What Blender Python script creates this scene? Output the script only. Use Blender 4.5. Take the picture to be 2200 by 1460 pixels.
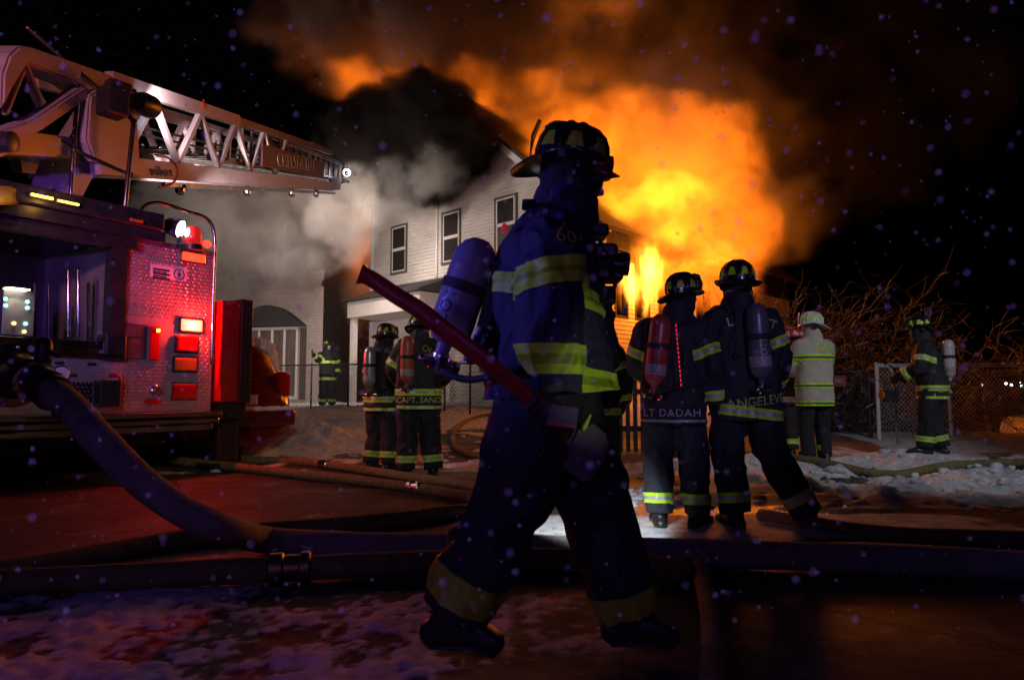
import bpy, bmesh, math, random
from math import sin, cos, pi, radians, atan2, sqrt, hypot, exp
from mathutils import Vector as V, Matrix, noise
from mathutils.bvhtree import BVHTree
for o in list(bpy.data.objects):
    bpy.data.objects.remove(o)
SC = bpy.context.scene
COL = SC.collection
random.seed(7)

# ---------------------------------------------------------------- camera
FPX, CX, CY, HY = 1467.0, 1100.0, 730.0, 840.0      # photograph pixels (2200 x 1460)
PITCH = math.atan((HY - CY) / FPX)
CAMP = V((0, 0, 0.95))
FW, UP, RT = V((0, cos(PITCH), sin(PITCH))), V((0, -sin(PITCH), cos(PITCH))), V((1, 0, 0))
cd = bpy.data.cameras.new('camera')
cam = bpy.data.objects.new('camera', cd)
COL.objects.link(cam)
cam.location = CAMP
cam.rotation_euler = (pi / 2 + PITCH, 0, 0)
cd.sensor_width = 36
cd.lens = 36 * FPX / 2200
cd.clip_end = 2000
cd.clip_start = 0.02
cd.dof.use_dof = True
cd.dof.focus_distance = 6.0
cd.dof.aperture_fstop = 4.0
SC.camera = cam


def ray(px, py):
    return (FW + RT * ((px - CX) / FPX) + UP * ((CY - py) / FPX))


def at(px, py, Y):
    d = ray(px, py)
    return CAMP + d * (Y / d.y)


def on_plane(px, py, p, n):
    d = ray(px, py)
    return CAMP + d * ((p - CAMP).dot(n) / d.dot(n))


def ground_at(px, py, z=0.0):
    return on_plane(px, py, V((0, 0, z)), V((0, 0, 1)))


# ---------------------------------------------------------------- world, exposure
W = bpy.data.worlds.new('World')
SC.world = W
W.use_nodes = True
nt = W.node_tree
bgn = nt.nodes['Background']
sky = nt.nodes.new('ShaderNodeTexSky')
sky.sky_type = 'NISHITA'
sky.sun_disc = False
sky.sun_elevation = radians(-4)
sky.sun_rotation = radians(200)
nt.links.new(sky.outputs[0], bgn.inputs[0])
bgn.inputs[1].default_value = 0.02
SC.view_settings.view_transform = 'Standard'
SC.view_settings.look = 'None'
SC.view_settings.exposure = 0
SC.view_settings.gamma = 1
SC.cycles.use_denoising = True
SC.cycles.max_bounces = 6
SC.cycles.diffuse_bounces = 2
SC.cycles.glossy_bounces = 3
SC.cycles.transmission_bounces = 4
SC.cycles.transparent_max_bounces = 12
SC.cycles.volume_bounces = 0
SC.cycles.volume_step_rate = 1.3
SC.cycles.adaptive_threshold = 0.02
SC.cycles.sample_clamp_indirect = 3.0


def lamp(name, kind, loc, color, energy, size=0.1, target=None, angle=60, blend=0.5):
    d = bpy.data.lights.new(name, kind)
    d.color = color
    d.energy = energy
    if kind in ('POINT', 'SPOT'):
        d.shadow_soft_size = size
    if kind == 'SPOT':
        d.spot_size = radians(angle)
        d.spot_blend = blend
    o = bpy.data.objects.new(name, d)
    COL.objects.link(o)
    o.location = loc
    if target is not None:
        o.rotation_euler = (V(target) - V(loc)).to_track_quat('-Z', 'Y').to_euler()
    return o


ORANGE = (1.0, 0.215, 0.02)
lamp('emergency_light', 'POINT', (-2.3, 0.2, 1.75), (0.24, 0.13, 1.0), 15, 0.12)
lamp('emergency_beam', 'SPOT', (-3.4, 2.1, 2.05), (0.15, 0.125, 1.0), 250, 0.1, at(1070, 590, 2.45), 21, 0.8)
lamp('emergency_beam', 'SPOT', (-3.2, 0.8, 2.2), (0.30, 0.10, 1.0), 620, 0.1, at(170, 580, 7.2), 30, 0.9)
lamp('emergency_beam', 'SPOT', (1.7, -3.5, 2.9), (0.50, 0.40, 1.0), 420, 0.1, (1.4, 4.8, 1.25), 13, 0.8)
lamp('flake_fill', 'POINT', (-0.75, 0.15, 1.05), (0.40, 0.18, 1.0), 8, 0.05)  # pair added beside the camera to brighten the nearest snowflakes
lamp('flake_fill', 'POINT', (0.8, 0.1, 1.6), (0.40, 0.18, 1.0), 7, 0.05)
lamp('hem_fill', 'SPOT', (1.25, 0.25, 0.55), (1.0, 0.97, 0.9), 34, 0.03, at(1250, 785, 2.35), 14, 0.8)  # added narrow spot at low right, brightens the lime hem and cuff
lamp('crew_fill', 'SPOT', (5.6, 2.0, 4.6), (0.84, 0.88, 1.0), 520, 0.15, at(1850, 860, 8.4), 44, 0.9)  # added lamp out of frame, brightens the chief and the right side
lamp('crew_fill', 'SPOT', (0.6, -4.0, 4.6), (1.0, 0.9, 0.84), 640, 0.15, at(770, 850, 9.0), 22, 0.9)  # added lamp behind the camera, brightens the left pair and parked car
lamp('fire_light', 'POINT', at(1455, 420, 19.0), ORANGE, 380, 0.8)
lamp('fire_light', 'POINT', at(1600, 560, 18.0), ORANGE, 600, 0.5)
lamp('fire_light', 'POINT', at(1400, 600, 18.2), ORANGE, 220, 0.4)
lamp('fire_light', 'POINT', (-1.2, 27.0, 11.8), ORANGE, 3000, 1.0)
lamp('fire_light', 'POINT', (1.8, 27.0, 12.0), ORANGE, 3200, 1.0)
lamp('fire_light', 'POINT', (-6.0, 27.5, 10.0), ORANGE, 400, 0.8)
lamp('fire_light', 'POINT', at(768, 560, 27.0), ORANGE, 2600, 0.5)
lamp('tip_light', 'SPOT', at(752, 372, 17.2), (1.0, 0.82, 0.72), 420, 0.1, at(1080, 380, 20.5), 150, 0.6)
lamp('tip_light', 'SPOT', at(700, 420, 18.0), (1.0, 0.82, 0.72), 950, 0.08, at(560, 600, 24), 165, 0.5)
lamp('flood_light', 'SPOT', at(385, 492, 8.6), (1.0, 0.84, 0.76), 3000, 0.08, at(520, 500, 22), 70, 0.7)
lamp('ladder_light', 'SPOT', at(330, 222, 7.95), (1.0, 0.80, 0.76), 240, 0.06, at(540, 290, 14), 80, 0.6)
lamp('scene_light', 'SPOT', (-4.0, 0.4, 3.2), (1.0, 0.34, 0.50), 900, 0.15, at(190, 250, 7.6), 44, 0.6)
lamp('scene_light', 'SPOT', (-2.2, 1.0, 2.6), (1.0, 0.82, 0.70), 150, 0.12, at(260, 840, 7.7), 26, 0.9)

# ---------------------------------------------------------------- helpers


def node(nt, typ, **kw):
    n = nt.nodes.new(typ)
    for k, v in kw.items():
        if k in n.inputs:
            n.inputs[k].default_value = v
        else:
            setattr(n, k, v)
    return n


MATS = {}


def mat(name, col, rough=0.6, metal=0.0, var=0.0, vscale=8.0, bump=0.0, bscale=40.0, emit=None, emit_s=0.0, coat=0.0, spec=None, alpha=None, stretch=(1, 1, 1), sheen=0.0):
    if name in MATS:
        return MATS[name]
    m = bpy.data.materials.new(name)
    m.use_nodes = True
    nt = m.node_tree
    b = nt.nodes['Principled BSDF']
    c = (*col, 1)
    b.inputs['Base Color'].default_value = c
    b.inputs['Roughness'].default_value = rough
    b.inputs['Metallic'].default_value = metal
    if spec is not None:
        b.inputs['Specular IOR Level'].default_value = spec
    if coat:
        b.inputs['Coat Weight'].default_value = coat
        b.inputs['Coat Roughness'].default_value = 0.1
    if sheen:
        b.inputs['Sheen Weight'].default_value = sheen
    tc = None
    if var or bump:
        tc = node(nt, 'ShaderNodeTexCoord')
        mp = node(nt, 'ShaderNodeMapping')
        mp.inputs['Scale'].default_value = stretch
        nt.links.new(tc.outputs['Object'], mp.inputs['Vector'])
    if var:
        n = node(nt, 'ShaderNodeTexNoise', Scale=vscale, Detail=5.0, Roughness=0.6)
        nt.links.new(mp.outputs[0], n.inputs['Vector'])
        r = node(nt, 'ShaderNodeMapRange')
        r.inputs['From Min'].default_value = 0.3
        r.inputs['From Max'].default_value = 0.7
        r.inputs['To Min'].default_value = 1 - var
        r.inputs['To Max'].default_value = 1 + var
        nt.links.new(n.outputs[0], r.inputs[0])
        mx = node(nt, 'ShaderNodeMix', data_type='RGBA', blend_type='MULTIPLY')
        mx.inputs[0].default_value = 1
        mx.inputs[6].default_value = c
        nt.links.new(r.outputs[0], mx.inputs[7])
        nt.links.new(mx.outputs[2], b.inputs['Base Color'])
        r2 = node(nt, 'ShaderNodeMapRange')
        r2.inputs['To Min'].default_value = max(0.03, rough - 0.18)
        r2.inputs['To Max'].default_value = min(1, rough + 0.18)
        nt.links.new(n.outputs[0], r2.inputs[0])
        nt.links.new(r2.outputs[0], b.inputs['Roughness'])
    if bump:
        n2 = node(nt, 'ShaderNodeTexNoise', Scale=bscale, Detail=4.0)
        nt.links.new(mp.outputs[0], n2.inputs['Vector'])
        bp = node(nt, 'ShaderNodeBump', Strength=bump, Distance=0.02)
        nt.links.new(n2.outputs[0], bp.inputs['Height'])
        nt.links.new(bp.outputs[0], b.inputs['Normal'])
    if emit:
        b.inputs['Emission Color'].default_value = (*emit, 1)
        b.inputs['Emission Strength'].default_value = emit_s
    MATS[name] = m
    return m


def tag(o, label=None, cat=None, group=None, kind=None):
    if label: o['label'] = label
    if cat: o['category'] = cat
    if group: o['group'] = group
    if kind: o['kind'] = kind
    return o


def empty(name, loc=(0, 0, 0), rz=0.0):
    o = bpy.data.objects.new(name, None)
    COL.objects.link(o)
    o.location = loc
    o.rotation_euler = (0, 0, rz)
    o.empty_display_size = 0.2
    return o


def link_mesh(name, me, mats, parent=None, smooth=False):
    for m in (mats if isinstance(mats, (list, tuple)) else [mats]):
        me.materials.append(m)
    if smooth:
        for p in me.polygons:
            p.use_smooth = True
    o = bpy.data.objects.new(name, me)
    COL.objects.link(o)
    if parent is not None:
        o.parent = parent
    return o


def obj(name, bm, mats, parent=None, smooth=False, sharp=None):
    me = bpy.data.meshes.new(name)
    bm.normal_update()
    bm.to_mesh(me)
    bm.free()
    o = link_mesh(name, me, mats, parent, smooth)
    if smooth and sharp:
        me.set_sharp_from_angle(angle=radians(sharp))
    return o


def box(bm, a, b, mi=0, bev=0.0):
    """axis aligned box between corners a and b"""
    lo = V((min(a[0], b[0]), min(a[1], b[1]), min(a[2], b[2])))
    hi = V((max(a[0], b[0]), max(a[1], b[1]), max(a[2], b[2])))
    r = bmesh.ops.create_cube(bm, size=1.0, matrix=Matrix.Translation((lo + hi) / 2) @ Matrix.Diagonal((*(hi - lo), 1)))
    fs = set(f for v in r['verts'] for f in v.link_faces)
    if bev:
        es = set(e for v in r['verts'] for e in v.link_edges)
        q = bmesh.ops.bevel(bm, geom=list(es), offset=bev, segments=2, affect='EDGES', profile=0.5)
        fs = set(q['faces']) | set(f for f in fs if f.is_valid)
    for f in fs:
        f.material_index = mi


def bxo(name, a, b, m, parent=None, bev=0.0):
    bm = bmesh.new()
    box(bm, a, b, 0, bev)
    return obj(name, bm, m, parent, smooth=False)


def bar(bm, p, q, w, h, up=V((0, 0, 1)), mi=0):
    """square bar from p to q"""
    p, q = V(p), V(q)
    z = (q - p)
    L = z.length
    z.normalize()
    x = z.cross(V(up))
    if x.length < 1e-4:
        x = z.cross(V((1, 0, 0)))
    x.normalize()
    y = x.cross(z)
    vs = []
    for t in (0, L):
        for sx, sy in ((-1, -1), (1, -1), (1, 1), (-1, 1)):
            vs.append(bm.verts.new(p + z * t + x * (sx * w / 2) + y * (sy * h / 2)))
    for a in ((3, 2, 1, 0), (4, 5, 6, 7), (0, 1, 5, 4), (1, 2, 6, 5), (2, 3, 7, 6), (3, 0, 4, 7)):
        bm.faces.new([vs[i] for i in a]).material_index = mi


def prism(bm, pts, d, mi=0):
    """polygon pts extruded by vector d"""
    d = V(d)
    a = [bm.verts.new(p) for p in pts]
    b = [bm.verts.new(V(p) + d) for p in pts]
    n = len(a)
    fs = [bm.faces.new(a), bm.faces.new(list(reversed(b)))]
    for i in range(n):
        fs.append(bm.faces.new((a[i], b[i], b[(i + 1) % n], a[(i + 1) % n])))
    for f in fs:
        f.material_index = mi
    bmesh.ops.recalc_face_normals(bm, faces=fs)


def smooth_path(pts, n=8):
    pts = [V(p) for p in pts]
    out = []
    for i in range(len(pts) - 1):
        p0 = pts[max(i - 1, 0)]; p1 = pts[i]; p2 = pts[i + 1]; p3 = pts[min(i + 2, len(pts) - 1)]
        for k in range(n):
            t = k / n
            out.append(0.5 * ((2 * p1) + (p2 - p0) * t + (2 * p0 - 5 * p1 + 4 * p2 - p3) * t * t + (3 * p1 - p0 - 3 * p2 + p3) * t ** 3))
    out.append(pts[-1])
    return out


def tube(bm, pts, rad, n=12, ref=(1, 0, 0), cap='round', mi=0, power=2.0):
    """closed tube through pts; rad one value, or one (rx, ry) or r per point; rx lies along ref"""
    pts = [V(p) for p in pts]
    if not isinstance(rad, (list, tuple)):
        rad = [rad] * len(pts)
    rad = [r if isinstance(r, (list, tuple)) else (r, r) for r in rad]
    P, R, T = [], [], []
    k = len(pts)
    tang = []
    for i in range(k):
        t = pts[min(i + 1, k - 1)] - pts[max(i - 1, 0)]
        tang.append(t.normalized() if t.length > 1e-9 else V((0, 0, 1)))
    if cap == 'round':
        r0, t0 = rad[0], tang[0]
        m = min(r0)
        for a in (85, 60, 30):
            P.append(pts[0] - t0 * m * sin(radians(a))); R.append((r0[0] * cos(radians(a)), r0[1] * cos(radians(a)))); T.append(t0)
    P += pts; R += rad; T += tang
    if cap == 'round':
        r0, t0 = rad[-1], tang[-1]
        m = min(r0)
        for a in (30, 60, 85):
            P.append(pts[-1] + t0 * m * sin(radians(a))); R.append((r0[0] * cos(radians(a)), r0[1] * cos(radians(a)))); T.append(t0)
    x = V(ref) - T[0] * V(ref).dot(T[0])
    if x.length < 1e-3:
        x = T[0].orthogonal()
    x.normalize()
    rings = []
    for p, r, t in zip(P, R, T):
        x = x - t * x.dot(t)
        x.normalize()
        y = t.cross(x)
        ring = []
        for j in range(n):
            a = 2 * pi * j / n
            c, s = cos(a), sin(a)
            if power != 2.0:
                c = math.copysign(abs(c) ** (2 / power), c); s = math.copysign(abs(s) ** (2 / power), s)
            ring.append(bm.verts.new(p + x * (r[0] * c) + y * (r[1] * s)))
        rings.append(ring)
    for i in range(len(rings) - 1):
        for j in range(n):
            f = bm.faces.new((rings[i][j], rings[i][(j + 1) % n], rings[i + 1][(j + 1) % n], rings[i + 1][j]))
            f.material_index = mi
    if cap:
        bm.faces.new(list(reversed(rings[0]))).material_index = mi
        bm.faces.new(rings[-1]).material_index = mi


def lathe(bm, prof, M=Matrix(), n=20, mi=0, sx=1.0, sy=1.0):
    """prof: (radius, height) pairs turned about local z"""
    rings = []
    for r, h in prof:
        rings.append([bm.verts.new(M @ V((sx * r * cos(2 * pi * j / n), sy * r * sin(2 * pi * j / n), h))) for j in range(n)])
    fs = []
    for i in range(len(rings) - 1):
        for j in range(n):
            fs.append(bm.faces.new((rings[i][j], rings[i][(j + 1) % n], rings[i + 1][(j + 1) % n], rings[i + 1][j])))
    fs.append(bm.faces.new(list(reversed(rings[0]))))
    fs.append(bm.faces.new(rings[-1]))
    for f in fs:
        f.material_index = mi


def align(p, z, x=None):
    """matrix with origin p and local z along z"""
    z = V(z).normalized()
    x = V(x) if x is not None else z.orthogonal()
    x = (x - z * x.dot(z)).normalized()
    y = z.cross(x)
    M = Matrix((x, y, z)).transposed().to_4x4()
    M.translation = V(p)
    return M


def fbm(p, oct=4):
    v, a = 0.0, 0.5
    p = V(p)
    for _ in range(oct):
        v += a * noise.noise(p)
        p = p * 2.03 + V((3.1, 1.7, 5.3))
        a *= 0.5
    return v


def text_mesh(body, size, extrude=0.0, align_x='CENTER', space=1.0):
    c = bpy.data.curves.new('lettering', 'FONT')
    c.body = body
    c.size = size
    c.extrude = extrude
    c.align_x = align_x
    c.align_y = 'CENTER'
    c.space_character = space
    c.resolution_u = 3
    o = bpy.data.objects.new('lettering', c)
    COL.objects.link(o)
    bpy.context.view_layer.update()
    me = bpy.data.meshes.new_from_object(o.evaluated_get(bpy.context.evaluated_depsgraph_get()))
    bpy.data.objects.remove(o)
    bpy.data.curves.remove(c)
    return me


def text_obj(name, body, size, M, m, parent=None, extrude=0.002, **kw):
    me = text_mesh(body, size, extrude, **kw)
    me.transform(M)
    me.materials.clear()
    return link_mesh(name, me, m, parent)
# ---------------------------------------------------------------- ground


def sst(a, b, x):
    t = min(1, max(0, (x - a) / (b - a)))
    return t * t * (3 - 2 * t)


def terrain(x, y):
    """street level, rising into the yards"""
    return 0.42 * sst(9.0, 16.0, y) - 1.05 * sst(4.8, 7.2, x) * sst(11.6, 13.6, y) + 0.07 * sst(7.6, 8.4, y - 0.06 * x) * sst(1.5, 3.0, x)


def snow_depth(x, y):
    """metres of trampled snow on the street at x, y (0 = bare wet asphalt)"""
    n = fbm((x * 0.9, y * 0.9, 0.0), 3)
    n2 = fbm((x * 3.2, y * 3.2, 4.0), 4)
    d = 0.0
    a = sst(3.5, 3.2, y + 0.05 * x) * (0.0 + 1.0 * sst(0.9, -0.5, x))                       # foreground slush; right side left bare, standing in for the unlit road
    n3 = fbm((x * 17, y * 17, 8.0), 3)
    d += a * max(0, 0.012 + 0.040 * n + 0.034 * n2 + 0.030 * n3)
    b = sst(4.9, 5.15, y) * sst(6.6, 5.9, y) * sst(-3.2, -2.0, x) * sst(0.9, 0.4, x)           # thin packed slab behind the hoses
    d += b * max(0, 0.003 + 0.010 * n2)
    b = sst(4.35, 4.5, y) * sst(5.4, 5.1, y) * sst(-0.6, -0.2, x) * sst(4.2, 2.6, x)  # snow added here so its pale colour makes the torchlit patch brighter
    d += b * max(0, 0.022 + 0.020 * n2)
    c = sst(5.35, 6.1, y) * sst(9.5, 8.5, y) * sst(0.9, 1.5, x - 0.12 * (y - 6))               # ploughed bank along the right kerb
    lump = abs(noise.noise((x * 2.3, y * 2.3, 1.0)))
    d += c * max(0, 0.02 + 0.18 * n + 0.14 * lump + 0.11 * n2)
    e = sst(7.4, 8.6, y) * sst(2.0, 0.6, x) * sst(-7.5, -6.0, x)                                # beyond the road, left of centre
    d += e * max(0, 0.0 + 0.12 * n + 0.05 * n2)
    f = sst(12.5, 14.0, y)                                                                     # yards
    d += f * max(0, 0.10 + 0.15 * n + 0.05 * n2)
    g = math.exp(-((x + 3.2) / 0.75) ** 2 - ((y - 11.2) / 0.8) ** 2)                            # mound behind the parked car
    d += 0.30 * g * (0.8 + n2)
    h = sst(9.0, 10.5, y) * sst(4.0, 5.0, x)
    d += h * max(0, 0.06 + 0.1 * n)
    return d


def ground_mesh():
    bm = bmesh.new()
    lay = bm.verts.layers.float.new('snow')
    wet = bm.verts.layers.float.new('puddle')
    NU, NV = 430, 380
    rows = []
    for j in range(NV + 1):
        y = 0.5 * exp(math.log(34 / 0.5) * j / NV)
        row = []
        for i in range(NU + 1):
            u = -1.25 + 2.5 * i / NU
            x = u * (y + 1.2)
            d = snow_depth(x, y)
            v = bm.verts.new((x, y, terrain(x, y) + d + 0.004 * noise.noise((x * 9, y * 9, 2)) + 0.02 * noise.noise((x * 0.5, y * 0.5, 7))))
            v[lay] = min(1.0, d / 0.018)
            v[wet] = sst(5.0, 5.3, y) * sst(6.9, 6.3, y) * sst(0.5, 0.9, x) * sst(3.4, 2.6, x)
            row.append(v)
        rows.append(row)
    for j in range(NV):
        for i in range(NU):
            bm.faces.new((rows[j][i], rows[j][i + 1], rows[j + 1][i + 1], rows[j + 1][i]))
    return bm


def ground_material():
    m = bpy.data.materials.new('street')
    m.use_nodes = True
    nt = m.node_tree
    b = nt.nodes['Principled BSDF']
    at_ = node(nt, 'ShaderNodeAttribute', attribute_name='snow')
    tc = node(nt, 'ShaderNodeTexCoord')
    n = node(nt, 'ShaderNodeTexNoise', Scale=5.0, Detail=8.0, Roughness=0.7)
    n3 = node(nt, 'ShaderNodeTexNoise', Scale=140.0, Detail=3.0)
    for k in (n, n3):
        nt.links.new(tc.outputs['Object'], k.inputs['Vector'])
    # snow mask broken up by fine noise
    ad = node(nt, 'ShaderNodeMath', operation='MULTIPLY_ADD')
    nt.links.new(n.outputs[0], ad.inputs[0]); ad.inputs[1].default_value = 1.3
    nt.links.new(at_.outputs['Fac'], ad.inputs[2])
    mr = node(nt, 'ShaderNodeMapRange', interpolation_type='SMOOTHSTEP')
    mr.inputs['From Min'].default_value = 0.95
    mr.inputs['From Max'].default_value = 1.45
    nt.links.new(ad.outputs[0], mr.inputs[0])
    asph = node(nt, 'ShaderNodeMix', data_type='RGBA')
    asph.inputs[6].default_value = (0.018, 0.018, 0.019, 1)
    asph.inputs[7].default_value = (0.06, 0.058, 0.055, 1)
    nt.links.new(n3.outputs[0], asph.inputs[0])
    n4 = node(nt, 'ShaderNodeTexNoise', Scale=11.0, Detail=6.0, Roughness=0.7)
    nt.links.new(tc.outputs['Object'], n4.inputs['Vector'])
    # frost film and long cracks in the paving
    fr = node(nt, 'ShaderNodeTexNoise', Scale=1.7, Detail=9.0, Roughness=0.72)
    nt.links.new(tc.outputs['Object'], fr.inputs['Vector'])
    fm = node(nt, 'ShaderNodeMapRange')
    fm.inputs['From Min'].default_value = 0.5; fm.inputs['From Max'].default_value = 0.72
    nt.links.new(fr.outputs[0], fm.inputs[0])
    fx = node(nt, 'ShaderNodeMix', data_type='RGBA')
    nt.links.new(fm.outputs[0], fx.inputs[0])
    nt.links.new(asph.outputs[2], fx.inputs[6])
    fx.inputs[7].default_value = (0.17, 0.165, 0.165, 1)
    dv = node(nt, 'ShaderNodeMix', data_type='RGBA', blend_type='LINEAR_LIGHT')
    dv.inputs[0].default_value = 0.22
    nt.links.new(tc.outputs['Object'], dv.inputs[6]); nt.links.new(n4.outputs[1], dv.inputs[7])
    vo = node(nt, 'ShaderNodeTexVoronoi', feature='DISTANCE_TO_EDGE', Scale=0.55)
    nt.links.new(dv.outputs[2], vo.inputs['Vector'])
    cr = node(nt, 'ShaderNodeMapRange')
    cr.inputs['From Min'].default_value = 0.004; cr.inputs['From Max'].default_value = 0.014
    nt.links.new(vo.outputs['Distance'], cr.inputs[0])
    cx = node(nt, 'ShaderNodeMix', data_type='RGBA')
    nt.links.new(cr.outputs[0], cx.inputs[0])
    cx.inputs[6].default_value = (0.008, 0.008, 0.008, 1)
    nt.links.new(fx.outputs[2], cx.inputs[7])
    asph = cx
    snowc = node(nt, 'ShaderNodeMix', data_type='RGBA')
    snowc.inputs[6].default_value = (0.30, 0.29, 0.28, 1)
    snowc.inputs[7].default_value = (0.78, 0.79, 0.82, 1)
    mr4 = node(nt, 'ShaderNodeMapRange')
    mr4.inputs['From Min'].default_value = 0.3; mr4.inputs['From Max'].default_value = 0.65
    nt.links.new(n4.outputs[0], mr4.inputs[0])
    nt.links.new(mr4.outputs[0], snowc.inputs[0])
    mx = node(nt, 'ShaderNodeMix', data_type='RGBA')
    nt.links.new(mr.outputs[0], mx.inputs[0])
    nt.links.new(asph.outputs[2], mx.inputs[6])
    nt.links.new(snowc.outputs[2], mx.inputs[7])
    nt.links.new(mx.outputs[2], b.inputs['Base Color'])
    # wet asphalt glossy in puddles
    n5 = node(nt, 'ShaderNodeTexNoise', Scale=0.8, Detail=3.0)
    nt.links.new(tc.outputs['Object'], n5.inputs['Vector'])
    r5 = node(nt, 'ShaderNodeMapRange')
    r5.inputs['From Min'].default_value = 0.45; r5.inputs['From Max'].default_value = 0.6
    r5.inputs['To Min'].default_value = 0.72; r5.inputs['To Max'].default_value = 0.55
    nt.links.new(n5.outputs[0], r5.inputs[0])
    rm = node(nt, 'ShaderNodeMix', data_type='FLOAT')
    nt.links.new(mr.outputs[0], rm.inputs[0])
    wa = node(nt, 'ShaderNodeAttribute', attribute_name='puddle')
    wr = node(nt, 'ShaderNodeMix', data_type='FLOAT')
    nt.links.new(wa.outputs['Fac'], wr.inputs[0])
    nt.links.new(r5.outputs[0], wr.inputs[2])
    wr.inputs[3].default_value = 0.14
    nt.links.new(wr.outputs[0], rm.inputs[2])
    b.inputs['Specular IOR Level'].default_value = 0.3
    rm.inputs[3].default_value = 0.75
    nt.links.new(rm.outputs[0], b.inputs['Roughness'])
    bp = node(nt, 'ShaderNodeBump', Strength=0.35, Distance=0.012)
    ad2 = node(nt, 'ShaderNodeMath', operation='ADD')
    nt.links.new(n3.outputs[0], ad2.inputs[0]); nt.links.new(n4.outputs[0], ad2.inputs[1])
    nt.links.new(ad2.outputs[0], bp.inputs['Height'])
    nt.links.new(bp.outputs[0], b.inputs['Normal'])
    return m


M_GROUND = ground_material()
tag(obj('street', ground_mesh(), M_GROUND, smooth=True), 'snowy wet street and yards', kind='structure')
bm = bmesh.new()
box(bm, (-300, -60, -0.5), (300, 500, -0.25))
tag(obj('ground', bm, mat('far_ground', (0.03, 0.03, 0.03), 0.8, var=0.3, vscale=0.5)), 'dark land around the street', kind='structure')

# ---------------------------------------------------------------- main house
M_SIDING = mat('white_siding', (0.60, 0.57, 0.53), 0.5, var=0.12, vscale=3.0, bump=0.15, bscale=30, stretch=(1, 1, 4))
M_TRIM = mat('house_trim', (0.66, 0.62, 0.58), 0.5, var=0.1)
M_DARKTRIM = mat('dark_window_trim', (0.10, 0.08, 0.075), 0.5, var=0.2)
M_GLASS = mat('dark_glass', (0.03, 0.028, 0.03), 0.08, spec=0.6)
M_BLIND = mat('window_blind', (0.22, 0.19, 0.17), 0.7, var=0.2, vscale=3)
M_SHINGLE = mat('roof_shingle', (0.05, 0.045, 0.045), 0.8, var=0.35, vscale=18, bump=0.4, bscale=25)
M_CHAR = mat('charred_wood', (0.022, 0.018, 0.016), 0.75, var=0.5, vscale=9, bump=0.7, bscale=14)
M_INSIDE = mat('house_inside', (0.05, 0.04, 0.035), 0.9)

GP, GE = V((-3.9, 23.5, 0)), V((0.72, -0.69, 0)).normalized()      # gable wall: point at t = 0 and its direction
GN = V((-GE.y * -1 * -1, 0, 0))
GN = V((GE.y, -GE.x, 0))                                             # outward, towards the street
SIDE = -GN                                                           # the long wall runs away from the street corner
T0, T1, TA = -1.65, 8.7, 2.3                                         # wall ends, apex
ZE0, ZA, ZE1 = 7.9, 10.75, 5.25
COURSE = 0.115


def roof_z(t):
    return ZE0 + (ZA - ZE0) * (t - T0) / (TA - T0) if t < TA else ZA + (ZE1 - ZA) * (t - TA) / (T1 - TA)


def gw(t, z, o=0.0):
    return GP + GE * t + GN * o + V((0, 0, z))


def siding_board(name, pa, pb, z, h, n, m, parent, out=0.02):
    """one lapped clapboard between pa and pb (wall plane), bottom edge proud"""
    bm = bmesh.new()
    zz = V((0, 0, 1))
    a0, a1 = pa + zz * z, pb + zz * z
    vs = [bm.verts.new(p) for p in (a0 + n * out, a1 + n * out, a1 + n * 0.004 + zz * (h + 0.01), a0 + n * 0.004 + zz * (h + 0.01), a0, a1, a1 + zz * h, a0 + zz * h)]
    for f in ((0, 1, 2, 3), (1, 0, 4, 5), (0, 3, 7, 4), (2, 1, 5, 6), (3, 2, 6, 7)):
        bm.faces.new([vs[i] for i in f])
    bmesh.ops.recalc_face_normals(bm, faces=bm.faces[:])
    return obj(name, bm, m, parent)


def window(parent, c, right, n, w, h, lit=None, trim=M_DARKTRIM, pane=M_GLASS, sashm=M_TRIM):
    """double hung window: outer trim, two sashes, panes; c = bottom centre on the wall"""
    up = V((0, 0, 1))
    M = Matrix((right, n, up)).transposed().to_4x4()
    M.translation = c
    def put(name, boxes, m, par):
        bm = bmesh.new()
        for a, b in boxes:
            box(bm, a, b)
        bmesh.ops.transform(bm, matrix=M, verts=bm.verts[:])
        return obj(name, bm, m, par)
    t = 0.07
    f = put('window', [((-w/2 - t, 0, -t), (w/2 + t, .045, 0)), ((-w/2 - t, 0, h), (w/2 + t, .04, h + t)),
                       ((-w/2 - t, 0, 0), (-w/2, .036, h)), ((w/2, 0, 0), (w/2 + t, .036, h))], trim, parent)
    s = 0.05
    for k, (z0, z1, y) in enumerate(((0, h * .5, .022), (h * .5, h, .03))):
        put('sash', [((-w/2 + .002, 0, z0), (w/2 - .002, y, z0 + s)), ((-w/2 + .002, 0, z1 - s), (w/2 - .002, y, z1)),
                     ((-w/2 + .002, 0, z0 + s), (-w/2 + s, y, z1 - s)), ((w/2 - s, 0, z0 + s), (w/2 - .002, y, z1 - s))], sashm, f)
        put('pane', [((-w/2 + s, 0.0105, z0 + s), (w/2 - s, y - .012 + 0.008, z1 - s))], pane, f)
    return f


house = tag(empty('burning_house', GP), 'tall white clapboard house with smoke rolling off its gable', 'house')
HI = Matrix.Translation(-GP)


def hp(p):
    return V(p) - GP


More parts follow.
